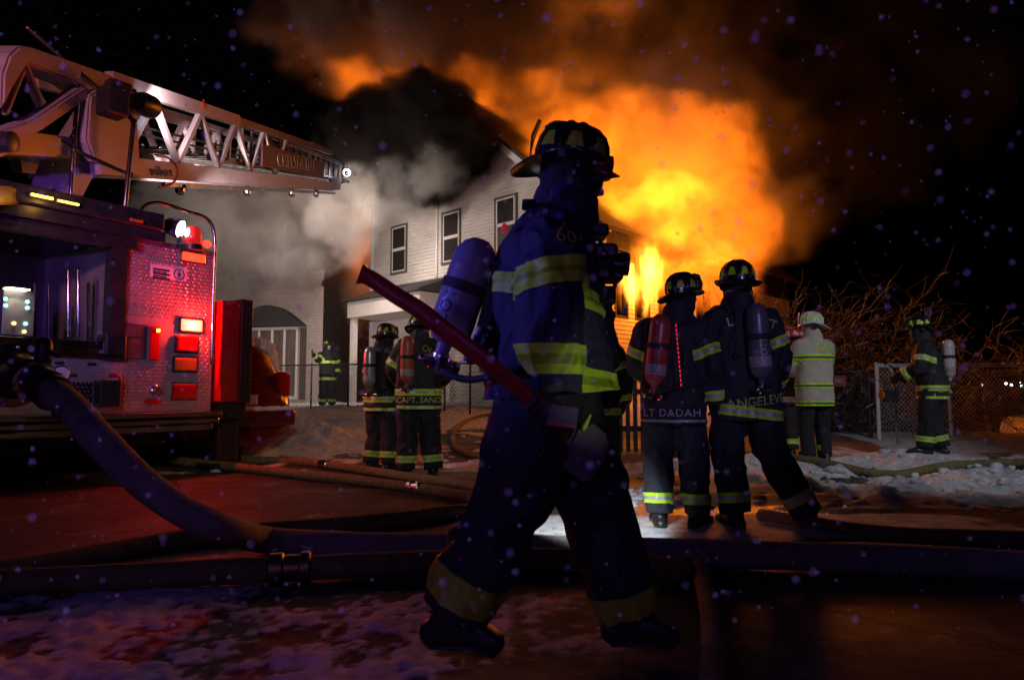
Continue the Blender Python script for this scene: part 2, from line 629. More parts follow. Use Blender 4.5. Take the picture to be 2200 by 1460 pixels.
# wall cores
bm = bmesh.new()
prof = [gw(T0, 0), gw(T1, 0), gw(T1, ZE1), gw(TA, ZA), gw(T0, ZE0)]
prism(bm, [hp(p) for p in prof], -GN * 0.15)
obj('gable_wall', bm, M_INSIDE, house)
nb = int(ZA / COURSE)
for k in range(nb):
    z = 0.05 + k * COURSE
    a, b = T0, T1
    zt = z + COURSE
    if zt > ZE0: a = max(a, T0 + (zt - ZE0) / (ZA - ZE0) * (TA - T0))
    if zt > ZE1: b = min(b, TA + (ZA - zt) / (ZA - ZE1) * (T1 - TA))
    if b - a < 0.2: continue
    siding_board('siding_board', hp(gw(a, 0)), hp(gw(b, 0)), z, COURSE, GN, M_SIDING, house, 0.030 + 0.005 * random.random())
for t in (T0, T1):
    bm = bmesh.new()
    q = gw(t, 0)
    bar(bm, hp(q + GN * 0.02), hp(q + GN * 0.02 + V((0, 0, (ZE0 if t == T0 else ZE1)))), 0.14, 0.06, GN)
    obj('corner_board', bm, M_TRIM, house)
for t in (0.0, 2.75, 5.19):
    window(house, hp(gw(t, 5.08, 0.040)), GE, GN, 0.78, 1.58)
for t in (4.6, 6.6):
    window(house, hp(gw(t, 1.6, 0.040)), GE, GN, 0.85, 1.6)
# long side wall with burning window openings
SL = 12.0
SP = gw(T1, 0)
SNRM = GE
wins = [(0.75, 0.50), (1.75, 0.62), (3.0, 0.75), (5.2, 0.8), (8.5, 0.8)]
WZ0, WZ1 = 2.95, 4.7
bm = bmesh.new()


def sw(s, z, o=0.0):
    return SP + SIDE * s + SNRM * o + V((0, 0, z))


def sbox(bm, s0, s1, z0, z1, o0=-0.15, o1=0.0):
    prism(bm, [hp(sw(s0, z0, o1)), hp(sw(s1, z0, o1)), hp(sw(s1, z1, o1)), hp(sw(s0, z1, o1))], SNRM * (o0 - o1))


sbox(bm, 0, SL, 0, WZ0)
sbox(bm, 0, SL, WZ1, ZE1)
edge = 0.0
for c, w in wins:
    sbox(bm, edge, c - w / 2, WZ0, WZ1)
    edge = c + w / 2
sbox(bm, edge, SL, WZ0, WZ1)
obj('side_wall', bm, M_CHAR, house)
for k in range(int(ZE1 / COURSE)):
    z = 0.05 + k * COURSE
    if z + COURSE > ZE1: break
    segs = [(0.05, SL)]
    if WZ0 - COURSE < z < WZ1:
        segs, edge = [], 0.05
        for c, w in wins:
            segs.append((edge, c - w / 2 - 0.06)); edge = c + w / 2 + 0.06
        segs.append((edge, SL))
    for a, b in segs:
        siding_board('siding_board', hp(sw(a, 0)), hp(sw(b, 0)), z, COURSE, SNRM, M_SIDING if z < 4.4 else M_CHAR, house)
for c, w in wins:
    bm = bmesh.new()
    for a, b, z0, z1 in ((c - w/2 - .06, c - w/2, WZ0, WZ1), (c + w/2, c + w/2 + .06, WZ0, WZ1), (c - w/2 - .06, c + w/2 + .06, WZ0 - .06, WZ0), (c - w/2 - .06, c + w/2 + .06, WZ1, WZ1 + .06)):
        sbox(bm, a, b, z0, z1, -0.1, 0.03)
    obj('window', bm, M_CHAR, house)
# roof planes with overhang
OV = 0.35
for name, ta, za, tb, zb in (('roof', T0, ZE0, TA, ZA), ('roof', TA, ZA, T1, ZE1)):
    bm = bmesh.new()
    dt, dz = tb - ta, zb - za
    L = hypot(dt, dz)
    if name == 'roof' and ta == T0: ta2, za2, tb2, zb2 = ta - OV * dt / L, za - OV * dz / L, tb, zb
    else: ta2, za2, tb2, zb2 = ta, za, tb + OV * dt / L, zb + OV * dz / L
    p = [gw(ta2, za2 + .05, OV), gw(tb2, zb2 + .05, OV), gw(tb2, zb2 + .05, OV) - GN * (SL + 2 * OV), gw(ta2, za2 + .05, OV) - GN * (SL + 2 * OV)]
    prism(bm, [hp(q) for q in p], V((0, 0, 0.12)))
    rf = obj(name, bm, M_SHINGLE, house)
    bm = bmesh.new()
    q0, q1 = gw(ta2, za2 - .06, OV - .03), gw(tb2, zb2 - .06, OV - .03)
    bar(bm, hp(q0), hp(q1), 0.05, 0.2, V((0, 0, 1)))
    obj('rake_board', bm, M_TRIM, rf)
    bm = bmesh.new()
    prism(bm, [hp(gw(ta2, za2, OV - .06)), hp(gw(tb2, zb2, OV - .06)), hp(gw(tb2, zb2, 0.03)), hp(gw(ta2, za2, 0.03))], V((0, 0, 0.035)))
    obj('soffit', bm, M_TRIM, rf)
# entrance porch on the gable wall
bm = bmesh.new()


def pbox(bm, t0, t1, o0, o1, z0, z1):
    prism(bm, [hp(gw(t0, z0, o1)), hp(gw(t1, z0, o1)), hp(gw(t1, z1, o1)), hp(gw(t0, z1, o1))], GN * (o0 - o1))


pbox(bm, -0.9, 3.0, 0.03, 1.5, 3.42, 3.95)
porch = obj('porch', bm, M_TRIM, house)
bm = bmesh.new()
prism(bm, [hp(gw(-1.05, 3.96, 1.65)), hp(gw(3.15, 3.96, 1.65)), hp(gw(3.15, 4.0, 1.65)), hp(gw(3.15, 4.55, 0.03)), hp(gw(3.15, 3.96, 0.03))][:1] +
      [hp(gw(-1.05, 4.02, 1.65)), hp(gw(-1.05, 4.62, 0.03)), hp(gw(-1.05, 3.96, 0.03))], GE * 4.2)
obj('porch_roof', bm, M_SHINGLE, porch)
for t in (-0.78, 2.88):
    bm = bmesh.new()
    pbox(bm, t - .09, t + .09, 1.22, 1.4, 0.0, 3.41)
    obj('column', bm, M_TRIM, porch)
bm = bmesh.new()
pbox(bm, 0.5, 1.6, 0.026, 0.06, 0.5, 2.75)
obj('door', bm, mat('door_paint', (0.16, 0.11, 0.09), 0.5, var=0.2), porch)
bm = bmesh.new()
pbox(bm, -0.9, 3.0, 0.03, 1.5, 0.0, 0.5)
obj('porch_step', bm, mat('porch_wood', (0.25, 0.23, 0.22), 0.8, var=0.3), porch)
# rain pipe on the gable wall
bm = bmesh.new()
tube(bm, [hp(gw(2.05, 4.7, .07)), hp(gw(2.05, 8.8, .07))], 0.045, 8)
obj('drain_pipe', bm, M_TRIM, house, smooth=True)

# ---------------------------------------------------------------- house on the left
LP, LE = V((-6.67, 24.0, 0)), V((-0.97, 0.24, 0)).normalized()
LN = V((LE.y, -LE.x, 0))
if LN.y > 0: LN = -LN
left_house = tag(empty('charred_house', LP), 'pale clapboard house with a burnt out upper storey and bay window', 'house')


def lw(s, z, o=0.0):
    return LE * s + LN * o + V((0, 0, z))


LW, LZ = 7.4, 9.2
bm = bmesh.new()
OPN = [(0.75, 1.65, 5.35, 7.0), (2.6, 3.4, 5.3, 7.0)]
prev = 0.0
prism(bm, [lw(0, 0), lw(LW, 0), lw(LW, 5.3), lw(0, 5.3)], -LN * 0.15)
prism(bm, [lw(0, 7.0), lw(LW, 7.0), lw(LW, LZ), lw(0, LZ)], -LN * 0.15)
for a, b, z0, z1 in OPN + [(LW, LW, 0, 0)]:
    prism(bm, [lw(prev, 5.3), lw(a, 5.3), lw(a, 7.0), lw(prev, 7.0)], -LN * 0.15)
    prev = b
prism(bm, [lw(0, 0, -.15), lw(0, LZ, -.15), lw(0, LZ, -9), lw(0, 0, -9)], LE * 0.15)
obj('front_wall', bm, M_CHAR, left_house)
bm = bmesh.new()
prism(bm, [lw(0.2, 4.6, -3), lw(LW, 4.6, -3), lw(LW, LZ, -3), lw(0.2, LZ, -3)], -LN * 0.1)
obj('inner_wall', bm, M_CHAR, left_house)
M_WETSIDING = mat('wet_siding', (0.46, 0.38, 0.35), 0.24, var=0.15, vscale=5, bump=0.25, bscale=18, stretch=(1, 1, 3))
for k in range(int(LZ / COURSE)):
    z = 0.05 + k * COURSE
    burnt = z > 5.15
    segs = [(0.0, LW)]
    if 5.25 < z < 7.0:
        segs, e = [], 0.0
        for a, b, _, _ in OPN:
            segs.append((e, a - 0.08)); e = b + 0.08
        segs.append((e, LW))
    for a, b in segs:
        if burnt:
            if random.random() < 0.3: continue
            a2 = a + random.random() * 0.25; b2 = b - random.random() * 0.3
            if b2 - a2 < .2: continue
            siding_board('siding_board', lw(a2, 0), lw(b2, 0), z, COURSE, LN, M_CHAR, left_house, 0.02 + .03 * random.random())
        else:
            e = 0.0
            if z > 4.6: e = max(0.0, random.gauss(0, 0.12))
            siding_board('siding_board', lw(a + e, 0), lw(b, 0), z, COURSE, LN, M_WETSIDING, left_house, 0.022 + 0.008 * random.random())
for a, b, z0, z1 in OPN:
    bm = bmesh.new()
    for s0, s1, q0, q1 in ((a - .1, a, z0, z1), (b, b + .1, z0, z1), (a - .1, b + .1, z0 - .1, z0), (a - .1, b + .1, z1, z1 + .1)):
        prism(bm, [lw(s0, q0, .05), lw(s1, q0, .05), lw(s1, q1, .05), lw(s0, q1, .05)], -LN * 0.12)
    obj('window', bm, M_CHAR, left_house)
# hanging burnt laths and brackets left of the openings
for s, z, h in ((0.55, 5.1, 1.2), (0.35, 5.2, .9), (1.9, 5.0, 1.5), (2.2, 5.05, .7), (3.7, 5.0, 1.3)):
    bm = bmesh.new()
    bar(bm, lw(s, z, .09), lw(s + random.uniform(-.1, .1), z + h, .12), 0.09, 0.04)
    obj('burnt_stud', bm, M_CHAR, left_house)
# bay window with an arched hood
bay = empty('bay_window')
bay.parent = left_house
S0, S1, BZ0, BZ1 = 0.95, 3.1, 0.75, 3.15
bm = bmesh.new()
for s in (S0, S0 + .5, S0 + 1.0, S1 - .62, S1):
    bar(bm, lw(s, BZ0, .09), lw(s, BZ1, .09), 0.07, 0.08)
bar(bm, lw(S0 - .04, BZ1 + .03, .09), lw(S1 + .04, BZ1 + .03, .09), 0.07, 0.1)
bar(bm, lw(S0 - .04, BZ0 - .03, .09), lw(S1 + .04, BZ0 - .03, .09), 0.07, 0.12)
obj('window_frame', bm, M_TRIM, bay)
ss = [S0, S0 + .5, S0 + 1.0, S1 - .62, S1]
for a, b in zip(ss, ss[1:]):
    bm = bmesh.new()
    prism(bm, [lw(a + .04, BZ0, .07), lw(b - .04, BZ0, .07), lw(b - .04, BZ1, .07), lw(a + .04, BZ1, .07)], -LN * 0.02)
    obj('pane', bm, mat('curtained_glass', (0.16, 0.12, 0.115), 0.25, var=0.3, vscale=2.5, stretch=(3, 3, .4)), bay)
bm = bmesh.new()
pts = [lw(S0 - .35 + (S1 - S0 + .7) * k / 14, BZ1 + .1 + .75 * sin(pi * k / 14), .02) for k in range(15)]
prism(bm, pts, LN * 0.4)
obj('arched_hood', bm, M_SHINGLE, bay)
bm = bmesh.new()
prism(bm, [lw(S0 - .33, BZ0 - .1, .026), lw(S0 - .09, BZ0 - .1, .026), lw(S0 - .09, BZ1 + .05, .026), lw(S0 - .33, BZ1 + .05, .026)], LN * 0.03)
obj('shutter', bm, M_DARKTRIM, bay)

# ---------------------------------------------------------------- smoke and fire (volumes)


class X:
    """arithmetic on node sockets"""
    nt = None
    def __init__(self, s): self.s = s
    @staticmethod
    def put(n, i, v):
        if isinstance(v, X): X.nt.links.new(v.s, n.inputs[i])
        else: n.inputs[i].default_value = v
    def m(self, op, b=None, clamp=False):
        n = X.nt.nodes.new('ShaderNodeMath'); n.operation = op; n.use_clamp = clamp
        X.put(n, 0, self)
        if b is not None: X.put(n, 1, b)
        return X(n.outputs[0])
    def v(self, op, b=None, out=0):
        n = X.nt.nodes.new('ShaderNodeVectorMath'); n.operation = op
        X.put(n, 0, self)
        if b is not None:
            if op == 'SCALE': X.put(n, 3, b)
            else: X.put(n, 1, b)
        return X(n.outputs[out])
    def __add__(self, b): return self.m('ADD', b)
    def __sub__(self, b): return self.m('SUBTRACT', b)
    def __mul__(self, b): return self.m('MULTIPLY', b)


def noise_x(vec, scale, detail=4.0, rough=0.55, color=False, dist=0.0):
    n = X.nt.nodes.new('ShaderNodeTexNoise')
    n.inputs['Scale'].default_value = scale
    n.inputs['Detail'].default_value = detail
    n.inputs['Roughness'].default_value = rough
    n.inputs['Distortion'].default_value = dist
    X.put(n, 'Vector', vec)
    return X(n.outputs[1 if color else 0])


def puff(name, label, lobes, lo, hi, vox, material, warp=(0.5, 1.0), nscale=0.8, namp=1.0, gain=1.6, peak=1.0, detail=6.0, stretch=(1, 1, 1), bias=0.0, rough=0.6, billow=0.0):
    """a cloud of smoke or flame as a density grid: ellipsoid lobes with turbulent edges"""
    t = bpy.data.node_groups.new(name, 'GeometryNodeTree')
    t.interface.new_socket('Geometry', in_out='OUTPUT', socket_type='NodeSocketGeometry')
    X.nt = t
    pos = X(t.nodes.new('GeometryNodeInputPosition').outputs[0])
    w = noise_x(pos, warp[1], 3.0, 0.5, True).v('SUBTRACT', (.5, .5, .5)).v('SCALE', warp[0] * 2)
    w = pos.v('ADD', w)
    lob = None
    for c, r, a in lobes:
        d = w.v('SUBTRACT', tuple(c)).v('DIVIDE', tuple(r)).v('LENGTH', out=1)
        l = (d * -1.0 + 1.0) * a
        lob = l if lob is None else lob.m('MAXIMUM', l)
    q = w.v('MULTIPLY', stretch)
    n = noise_x(q, nscale, detail, rough)
    dens = lob * gain + (n - 0.5) * (2 * namp) + bias
    if billow:
        n2 = noise_x(q.v('ADD', (7.3, 2.1, 9.9)), nscale * 1.7, detail, rough)
        dens = dens + ((n2 - 0.5).m('ABSOLUTE') * (-4 * billow) + billow)
    dens = dens.m('MULTIPLY', 1.0, clamp=True)
    dens = dens * lob.m('MULTIPLY', 6.0, clamp=True) * peak
    vc = t.nodes.new('GeometryNodeVolumeCube')
    X.put(vc, 'Density', dens)
    vc.inputs['Min'].default_value = lo
    vc.inputs['Max'].default_value = hi
    for k, ax in enumerate('XYZ'):
        vc.inputs['Resolution ' + ax].default_value = max(8, int((hi[k] - lo[k]) / vox))
    sm = t.nodes.new('GeometryNodeSetMaterial')
    sm.inputs['Material'].default_value = material
    go = t.nodes.new('NodeGroupOutput')
    t.links.new(vc.outputs[0], sm.inputs[0])
    t.links.new(sm.outputs[0], go.inputs[0])
    vd = bpy.data.volumes.new(name)
    vd.materials.append(material)
    o = bpy.data.objects.new(name, vd)
    COL.objects.link(o)
    md = o.modifiers.new('density', 'NODES')
    md.node_group = t
    tag(o, label, kind='stuff')
    return o


def smoke_mat(name, color, density, aniso=0.0, absorb=None):
    m = bpy.data.materials.new(name)
    m.use_nodes = True
    nt = m.node_tree
    nt.nodes.clear()
    out = nt.nodes.new('ShaderNodeOutputMaterial')
    pv = nt.nodes.new('ShaderNodeVolumePrincipled')
    pv.inputs['Color'].default_value = (*color, 1)
    pv.inputs['Density'].default_value = density
    pv.inputs['Anisotropy'].default_value = aniso
    if absorb: pv.inputs['Absorption Color'].default_value = (*absorb, 1)
    nt.links.new(pv.outputs[0], out.inputs['Volume'])
    return m


def fire_mat(name, color, emis, power, ext, smoke_col=(0.3, 0.2, 0.15)):
    m = bpy.data.materials.new(name)
    m.use_nodes = True
    nt = m.node_tree
    nt.nodes.clear()
    X.nt = nt
    out = nt.nodes.new('ShaderNodeOutputMaterial')
    a = nt.nodes.new('ShaderNodeAttribute'); a.attribute_name = 'density'
    d = X(a.outputs['Fac'])
    em = nt.nodes.new('ShaderNodeEmission')
    em.inputs['Color'].default_value = (*color, 1)
    X.put(em, 'Strength', d.m('POWER', power) * emis)
    ab = nt.nodes.new('ShaderNodeVolumeScatter')
    ab.inputs['Color'].default_value = (*smoke_col, 1)
    X.put(ab, 'Density', d * ext)
    ad = nt.nodes.new('ShaderNodeAddShader')
    nt.links.new(em.outputs[0], ad.inputs[0])
    nt.links.new(ab.outputs[0], ad.inputs[1])
    nt.links.new(ad.outputs[0], out.inputs['Volume'])
    return m


M_GREYSMOKE = smoke_mat('grey_smoke', (0.70, 0.66, 0.62), 0.9)
M_DARKSMOKE = smoke_mat('dark_smoke', (0.045, 0.037, 0.033), 4.0)
M_HIGHSMOKE = smoke_mat('high_smoke', (0.66, 0.60, 0.56), 1.9, 0.0)
M_FIREBALL = fire_mat('fire_cloud', (1.0, 0.175, 0.006), 0.66, 1.8, 1.5, (.05, .03, .02))
M_CORE = fire_mat('fire_core', (1.0, 0.36, 0.015), 1.35, 2.0, 0.5, (.05, .03, .02))
M_FLAME = fire_mat('flame', (1.0, 0.33, 0.03), 22.0, 1.6, 0.3)


def L(px, py, Y, rx, ry, rz, a=1.0):
    return (at(px, py, Y), (rx, ry, rz), a)


# rolling cloud of burning gas beside the house
puff('fire', 'orange fire cloud rolling from the side windows', [
    L(1400, 560, 18.9, 1.3, 1.0, 1.8), L(1440, 440, 19.0, 2.5, 1.5, 2.3, 1.1), L(1350, 420, 19.2, 2.4, 1.4, 2.2), L(1490, 360, 19.4, 2.6, 1.6, 2.4),
    L(1380, 310, 19.6, 2.0, 1.5, 1.9, .8), L(1570, 490, 19.2, 1.7, 1.2, 1.4, .9), L(1530, 580, 19.0, 1.9, 1.2, 1.5, .8), L(1250, 360, 20.2, 2.2, 1.4, 2.2, .7), L(1215, 300, 22.2, 2.2, 1.5, 1.7, .62), L(1120, 225, 23.6, 2.2, 1.4, 1.6, .55), L(1030, 170, 24.0, 1.6, 1.2, 1.2, .45)],  # last lobes over the roof added: their glow stands in for firelit smoke
     (-4.0, 16.6, 2.2), (9.0, 25.4, 14.5), 0.07, M_FIREBALL, warp=(0.9, 0.55), nscale=0.95, namp=1.6, gain=1.15, bias=-0.22, detail=10, rough=0.66, billow=0.9)
puff('fire', 'bright yellow heart of the fire cloud', [
    L(1420, 425, 18.3, 1.5, .8, .8, 1.1), L(1480, 400, 18.4, .9, .7, .8), L(1340, 450, 18.3, 1.0, .6, .45), L(1450, 510, 18.4, .9, .6, .9, .7), L(1395, 540, 18.2, .7, .5, .9, .9), L(1450, 590, 18.5, 1.3, .7, 1.1, .95), L(1530, 540, 18.6, 1.1, .7, .9, .7), L(1330, 430, 18.8, 1.0, .6, .7, .9)],
     (1.4, 16.8, 2.8), (7.8, 20.2, 8.4), 0.055, M_CORE, warp=(0.6, 0.8), nscale=1.7, namp=2.0, gain=1.7, bias=-0.5, detail=9, rough=.66, billow=0.6, stretch=(.8, 1, 1.3))
puff('flames', 'white hot flames licking out of the side windows', [
    L(1357, 610, 17.9, .35, .5, .9), L(1392, 595, 18.3, .5, .6, 1.1), L(1400, 560, 18.5, .55, .6, 1.1, .8), L(1335, 590, 17.7, .22, .4, .8), L(1386, 650, 18.4, .2, .35, .7)],
     (2.4, 16.6, 2.3), (5.4, 20.0, 6.2), 0.035, M_FLAME, warp=(0.16, 2.2), nscale=3.6, namp=1.9, gain=1.8, bias=-.55, stretch=(1, 1, .3), detail=6)
# lit smoke column over the roof
puff('smoke', 'orange lit smoke drifting up over the roof', [
    L(1060, 190, 24.5, 4.6, 2.6, 4.2), L(1180, 290, 23.5, 3.6, 2.4, 3.4), L(930, 110, 25.0, 3.6, 2.4, 2.6, .8), L(1080, 20, 25.5, 5.5, 3.0, 3.0, .75),
    L(780, 60, 25.5, 4.5, 2.5, 3.0, .5), L(1320, 160, 24.5, 5.0, 2.8, 3.6, .45), L(1420, 40, 25.5, 6.0, 2.8, 3.0, .4), L(1500, 330, 20.8, 3.8, 2.2, 3.8, .5), L(1620, 470, 20.6, 2.4, 1.8, 2.4, .4), L(1680, 210, 26.0, 7.5, 3.0, 6.0, .42), L(1950, 120, 26.5, 6.0, 2.6, 5.0, .36)],
     (-10.5, 18.4, 5.0), (19.0, 30.5, 18.0), 0.18, M_HIGHSMOKE, warp=(1.3, 0.25), nscale=0.5, namp=1.9, gain=1.5, bias=-0.45, detail=8, rough=.62, billow=0.5)
# small flames at the back of the roof
puff('roof_fire', 'small orange flames along the smoking ridge', [
    L(770, 180, 23.6, 1.1, .8, 1.2, 1.2), L(835, 178, 23.4, 1.0, .7, .7, 1.2), L(735, 150, 23.8, .8, .6, .8, .8), L(885, 185, 23.2, .7, .5, .45, 1.0)],
     (-8.2, 21.6, 9.0), (-2.2, 25.6, 13.5), 0.08, M_FIREBALL, warp=(0.35, 0.8), nscale=1.3, namp=0.8, gain=1.6, detail=6)
# black smoke boiling round the gable top
puff('dark_smoke', 'black smoke boiling round the gable peak', [
    L(850, 300, 20.6, 2.0, 1.0, 1.9, 1.2), L(930, 240, 20.0, 1.5, .9, 1.2, 1.1), L(800, 260, 20.8, 1.3, .9, 1.2), L(970, 320, 19.6, 1.4, .8, 1.2), L(900, 380, 20.2, 1.6, .8, .9, .9),
    L(775, 350, 20.8, 1.3, .8, 1.3, .7), L(880, 210, 20.4, 1.2, .8, .9, 1.0), L(740, 300, 21.2, 1.2, .8, 1.0, .5), L(1020, 300, 19.2, .8, .6, .8, .7)],
     (-7.2, 17.6, 5.6), (0.6, 22.6, 12.0), 0.065, M_DARKSMOKE, warp=(0.6, 1.1), nscale=1.9, namp=1.5, gain=1.7, bias=-0.15, detail=8, rough=.6, billow=1.0)
# grey smoke between and in front of the houses
puff('grey_smoke', 'grey smoke pouring between the two houses', [
    L(740, 470, 20.2, 1.2, .9, 1.6, 1.2), L(690, 420, 20.6, 1.0, .9, 1.0), L(600, 430, 21.5, 2.4, 1.2, 1.8), L(520, 470, 22.0, 2.6, 1.2, 2.2), L(420, 430, 22.0, 2.4, 1.2, 2.0),
    L(640, 530, 22.0, 1.6, .9, 1.2, .7), L(860, 420, 20.6, 1.5, .7, .8, .6), L(610, 545, 20.6, 1.9, .8, 1.1, .8), L(500, 540, 20.8, 1.8, .8, 1.5, .8), L(400, 470, 20.0, 1.8, .8, 1.5, .7), L(850, 395, 19.4, 1.3, .5, .8, .75), L(940, 375, 18.9, 1.1, .5, .9, .7), L(770, 420, 19.8, 1.1, .5, .9, .8), L(470, 600, 21.5, 1.6, 1.0, 1.8, .55), L(380, 540, 21, 1.5, 1.0, 1.6, .6)],
     (-13.5, 17.2, 1.6), (0.4, 24.0, 10.5), 0.085, M_GREYSMOKE, warp=(0.8, 0.55), nscale=1.25, namp=2.5, gain=2.0, bias=-0.62, detail=9, rough=.6, billow=1.0)
puff('alley_smoke', 'orange lit smoke filling the alley between the houses', [L(770, 540, 26.5, .9, 1.6, 2.6), L(765, 640, 26.0, .8, 1.4, 1.6, .7), L(760, 440, 26.8, 1.0, 1.4, 1.6, .8)],
     (-7.6, 24.6, 1.5), (-4.6, 29.0, 9.5), 0.11, M_GREYSMOKE, warp=(0.4, 0.7), nscale=0.9, namp=0.8, gain=1.8, detail=6)

# clods of ploughed snow
rs = random.Random(5)
bm = bmesh.new()
for k in range(620):
    if k < 400:
        y = rs.uniform(5.4, 8.8); x = rs.uniform(1.0, 6.5) + .12 * (y - 6)
    elif k < 400:
        y = rs.uniform(2.0, 3.4); x = rs.uniform(-3, .6)
    else:
        y = rs.uniform(8.2, 14.0); x = rs.uniform(-7.5, 1.0)
    r_ = rs.uniform(.012, .05) * (1.5 if rs.random() < .12 else 1) * (.45 if 400 <= k < 430 else 1)
    v0 = len(bm.verts)
    q = bmesh.ops.create_icosphere(bm, subdivisions=2, radius=r_, matrix=Matrix.Translation((x, y, terrain(x, y) + snow_depth(x, y) - r_ * .15)) @ Matrix.Diagonal((1.3, 1.1, .75, 1)))
    for v in q['verts']:
        v.co += (v.co - V((x, y, v.co.z))) * (.9 * noise.noise(v.co * (1.1 / r_)))
tag(obj('snow_clods', bm, mat('clod_snow', (0.62, 0.62, 0.65), 0.8, var=.3, vscale=14, bump=.5, bscale=60), smooth=True), 'clods of ploughed snow', kind='stuff')
# ---------------------------------------------------------------- fire truck (rear end seen at an angle)
TR = V((-3.65, 8.30, 0.0))
TANG = atan2(0.83, 0.56)
TM = Matrix.Translation(TR) @ Matrix.Rotation(TANG, 4, 'Z')
TMI = TM.inverted()
TX, TY = TM.to_3x3() @ V((1, 0, 0)), TM.to_3x3() @ V((0, 1, 0))


def tl(px, py, y=0.0):
    """truck coordinates of the photograph's point on the plane y metres forward of the rear face"""
    return TMI @ on_plane(px, py, TR + TY * y, TY)


M_PLATE = mat('tread_aluminium', (0.44, 0.42, 0.39), 0.36, 0.6, var=0.15, vscale=4)
M_STEEL = mat('stainless_steel', (0.5, 0.49, 0.48), 0.22, 1.0, var=0.12, vscale=6)
M_BLACK = mat('black_rubber', (0.018, 0.018, 0.02), 0.5, var=0.3)
M_BLACKMETAL = mat('black_painted_metal', (0.022, 0.02, 0.022), 0.35, var=0.3, vscale=12)
M_REDPAINT = mat('red_truck_paint', (0.42, 0.012, 0.012), 0.25, coat=0.5, var=0.1)
M_BAY = mat('bay_lining', (0.06, 0.055, 0.06), 0.45, 0.3, var=0.3)
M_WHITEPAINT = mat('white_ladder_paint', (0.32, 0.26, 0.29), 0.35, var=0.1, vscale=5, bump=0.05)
M_REDLENS = mat('red_lens', (0.45, 0.008, 0.006), 0.12, coat=0.6)
M_REDGLOW = mat('lit_red_lens', (0.5, 0.01, 0.01), 0.2, emit=(1, 0.03, 0.012), emit_s=4.0)
M_REDHOT = mat('bright_red_lamp', (0.9, 0.3, 0.2), 0.2, emit=(1.0, 0.17, 0.09), emit_s=3.6)
M_AMBER = mat('lit_amber_lamp', (0.9, 0.5, 0.05), 0.2, emit=(1.0, 0.50, 0.045), emit_s=8.0)
M_AMBERLENS = mat('amber_lens', (0.5, 0.14, 0.01), 0.15, coat=0.5)
M_WORKLIGHT = mat('lit_work_lamp', (0.9, 0.9, 0.9), 0.2, emit=(0.75, 0.85, 1.0), emit_s=26.0)
M_SIGNWHITE = mat('white_sign', (0.62, 0.60, 0.58), 0.4)
M_SIGNRED = mat('red_sign', (0.5, 0.02, 0.02), 0.4)
M_INK = mat('black_ink', (0.02, 0.02, 0.02), 0.5)
M_HATCHSHADE = mat('hatch_shade', (0.008, 0.008, 0.008), 0.9)

truck = tag(empty('fire_truck', TR, TANG), 'rear of an aerial ladder fire truck with lit red and amber lamps', 'fire truck')
SPL = -1.06        # where the plain right column ends and the open bay begins
# body shell
bm = bmesh.new()
box(bm, (SPL, 0.0, 0.72), (0.0, 2.2, 2.66))
box(bm, (-2.6, 0.0, 0.72), (SPL, 0.5, 1.30))
body = obj('rear_body', bm, M_PLATE, truck)
bm = bmesh.new()
box(bm, (-2.6, 2.0, 1.30), (SPL, 2.1, 2.62))
box(bm, (-2.7, 0.0, 1.30), (-2.6, 2.0, 2.62))
box(bm, (-2.6, 0.5, 1.24), (SPL, 2.0, 1.30))
obj('equipment_bay', bm, M_BAY, truck)
bm = bmesh.new()
box(bm, (-2.7, -0.16, 2.62), (-0.72, 2.2, 2.74)); box(bm, (-2.7, -0.22, 2.745), (-0.76, 2.2, 2.93), bev=0.02)
box(bm, (-2.7, -0.10, 2.50), (-1.0, 0.06, 2.615))
obj('roof_edge', bm, M_BLACKMETAL, truck)
bm = bmesh.new()
box(bm, (-2.6, 2.2, 0.75), (0.0, 8.5, 2.7)); box(bm, (-2.5, 8.6, 0.75), (-0.1, 10.4, 2.9), bev=0.1)
obj('front_body', bm, M_REDPAINT, truck)
# raised tread pattern
bm = bmesh.new()
def lozenges(x0, x1, z0, z1, skip):
    st = 0.042
    for r in range(int((z1 - z0) / st)):
        for c in range(int((x1 - x0) / st)):
            x, z = x0 + (c + .5 + .5 * (r % 2)) * st, z0 + (r + .5) * st
            if x > x1 - .01 or any(a < x < b and e < z < f for a, b, e, f in skip): continue
            s = 0.6 if (r + c) % 2 else -0.6
            dx, dz = 0.016, 0.016 * s * 1.4
            nx, nz = -dz * 0.42, dx * 0.42
            y = -0.0008
            p = [bm.verts.new(q) for q in ((x - dx, y, z - dz), (x + nx, y, z + nz), (x + dx, y, z + dz), (x - nx, y, z - nz))]
            t = bm.verts.new((x, y - 0.009, z))
            for i in range(4): bm.faces.new((p[i], p[(i + 1) % 4], t))
lozenges(SPL + .02, -.02, .76, 2.64, [(-1.0, -.5, 1.3, 1.78)])
lozenges(-2.58, SPL + .02, .76, 1.25, [])
bmesh.ops.recalc_face_normals(bm, faces=bm.faces[:])
tag(obj('tread_pattern', bm, M_PLATE, body), kind='stuff')


def on_rear(name, px0, py0, px1, py1, m, d=0.03, parent=None, bev=0.008, y=0.0):
    """a box on the rear face spanning the photograph's rectangle"""
    a, b = tl(px0, py0, y), tl(px1, py1, y)
    return bxo(name, (a.x, y - d, a.z), (b.x, y - 0.003, b.z), m, parent or truck, bev)


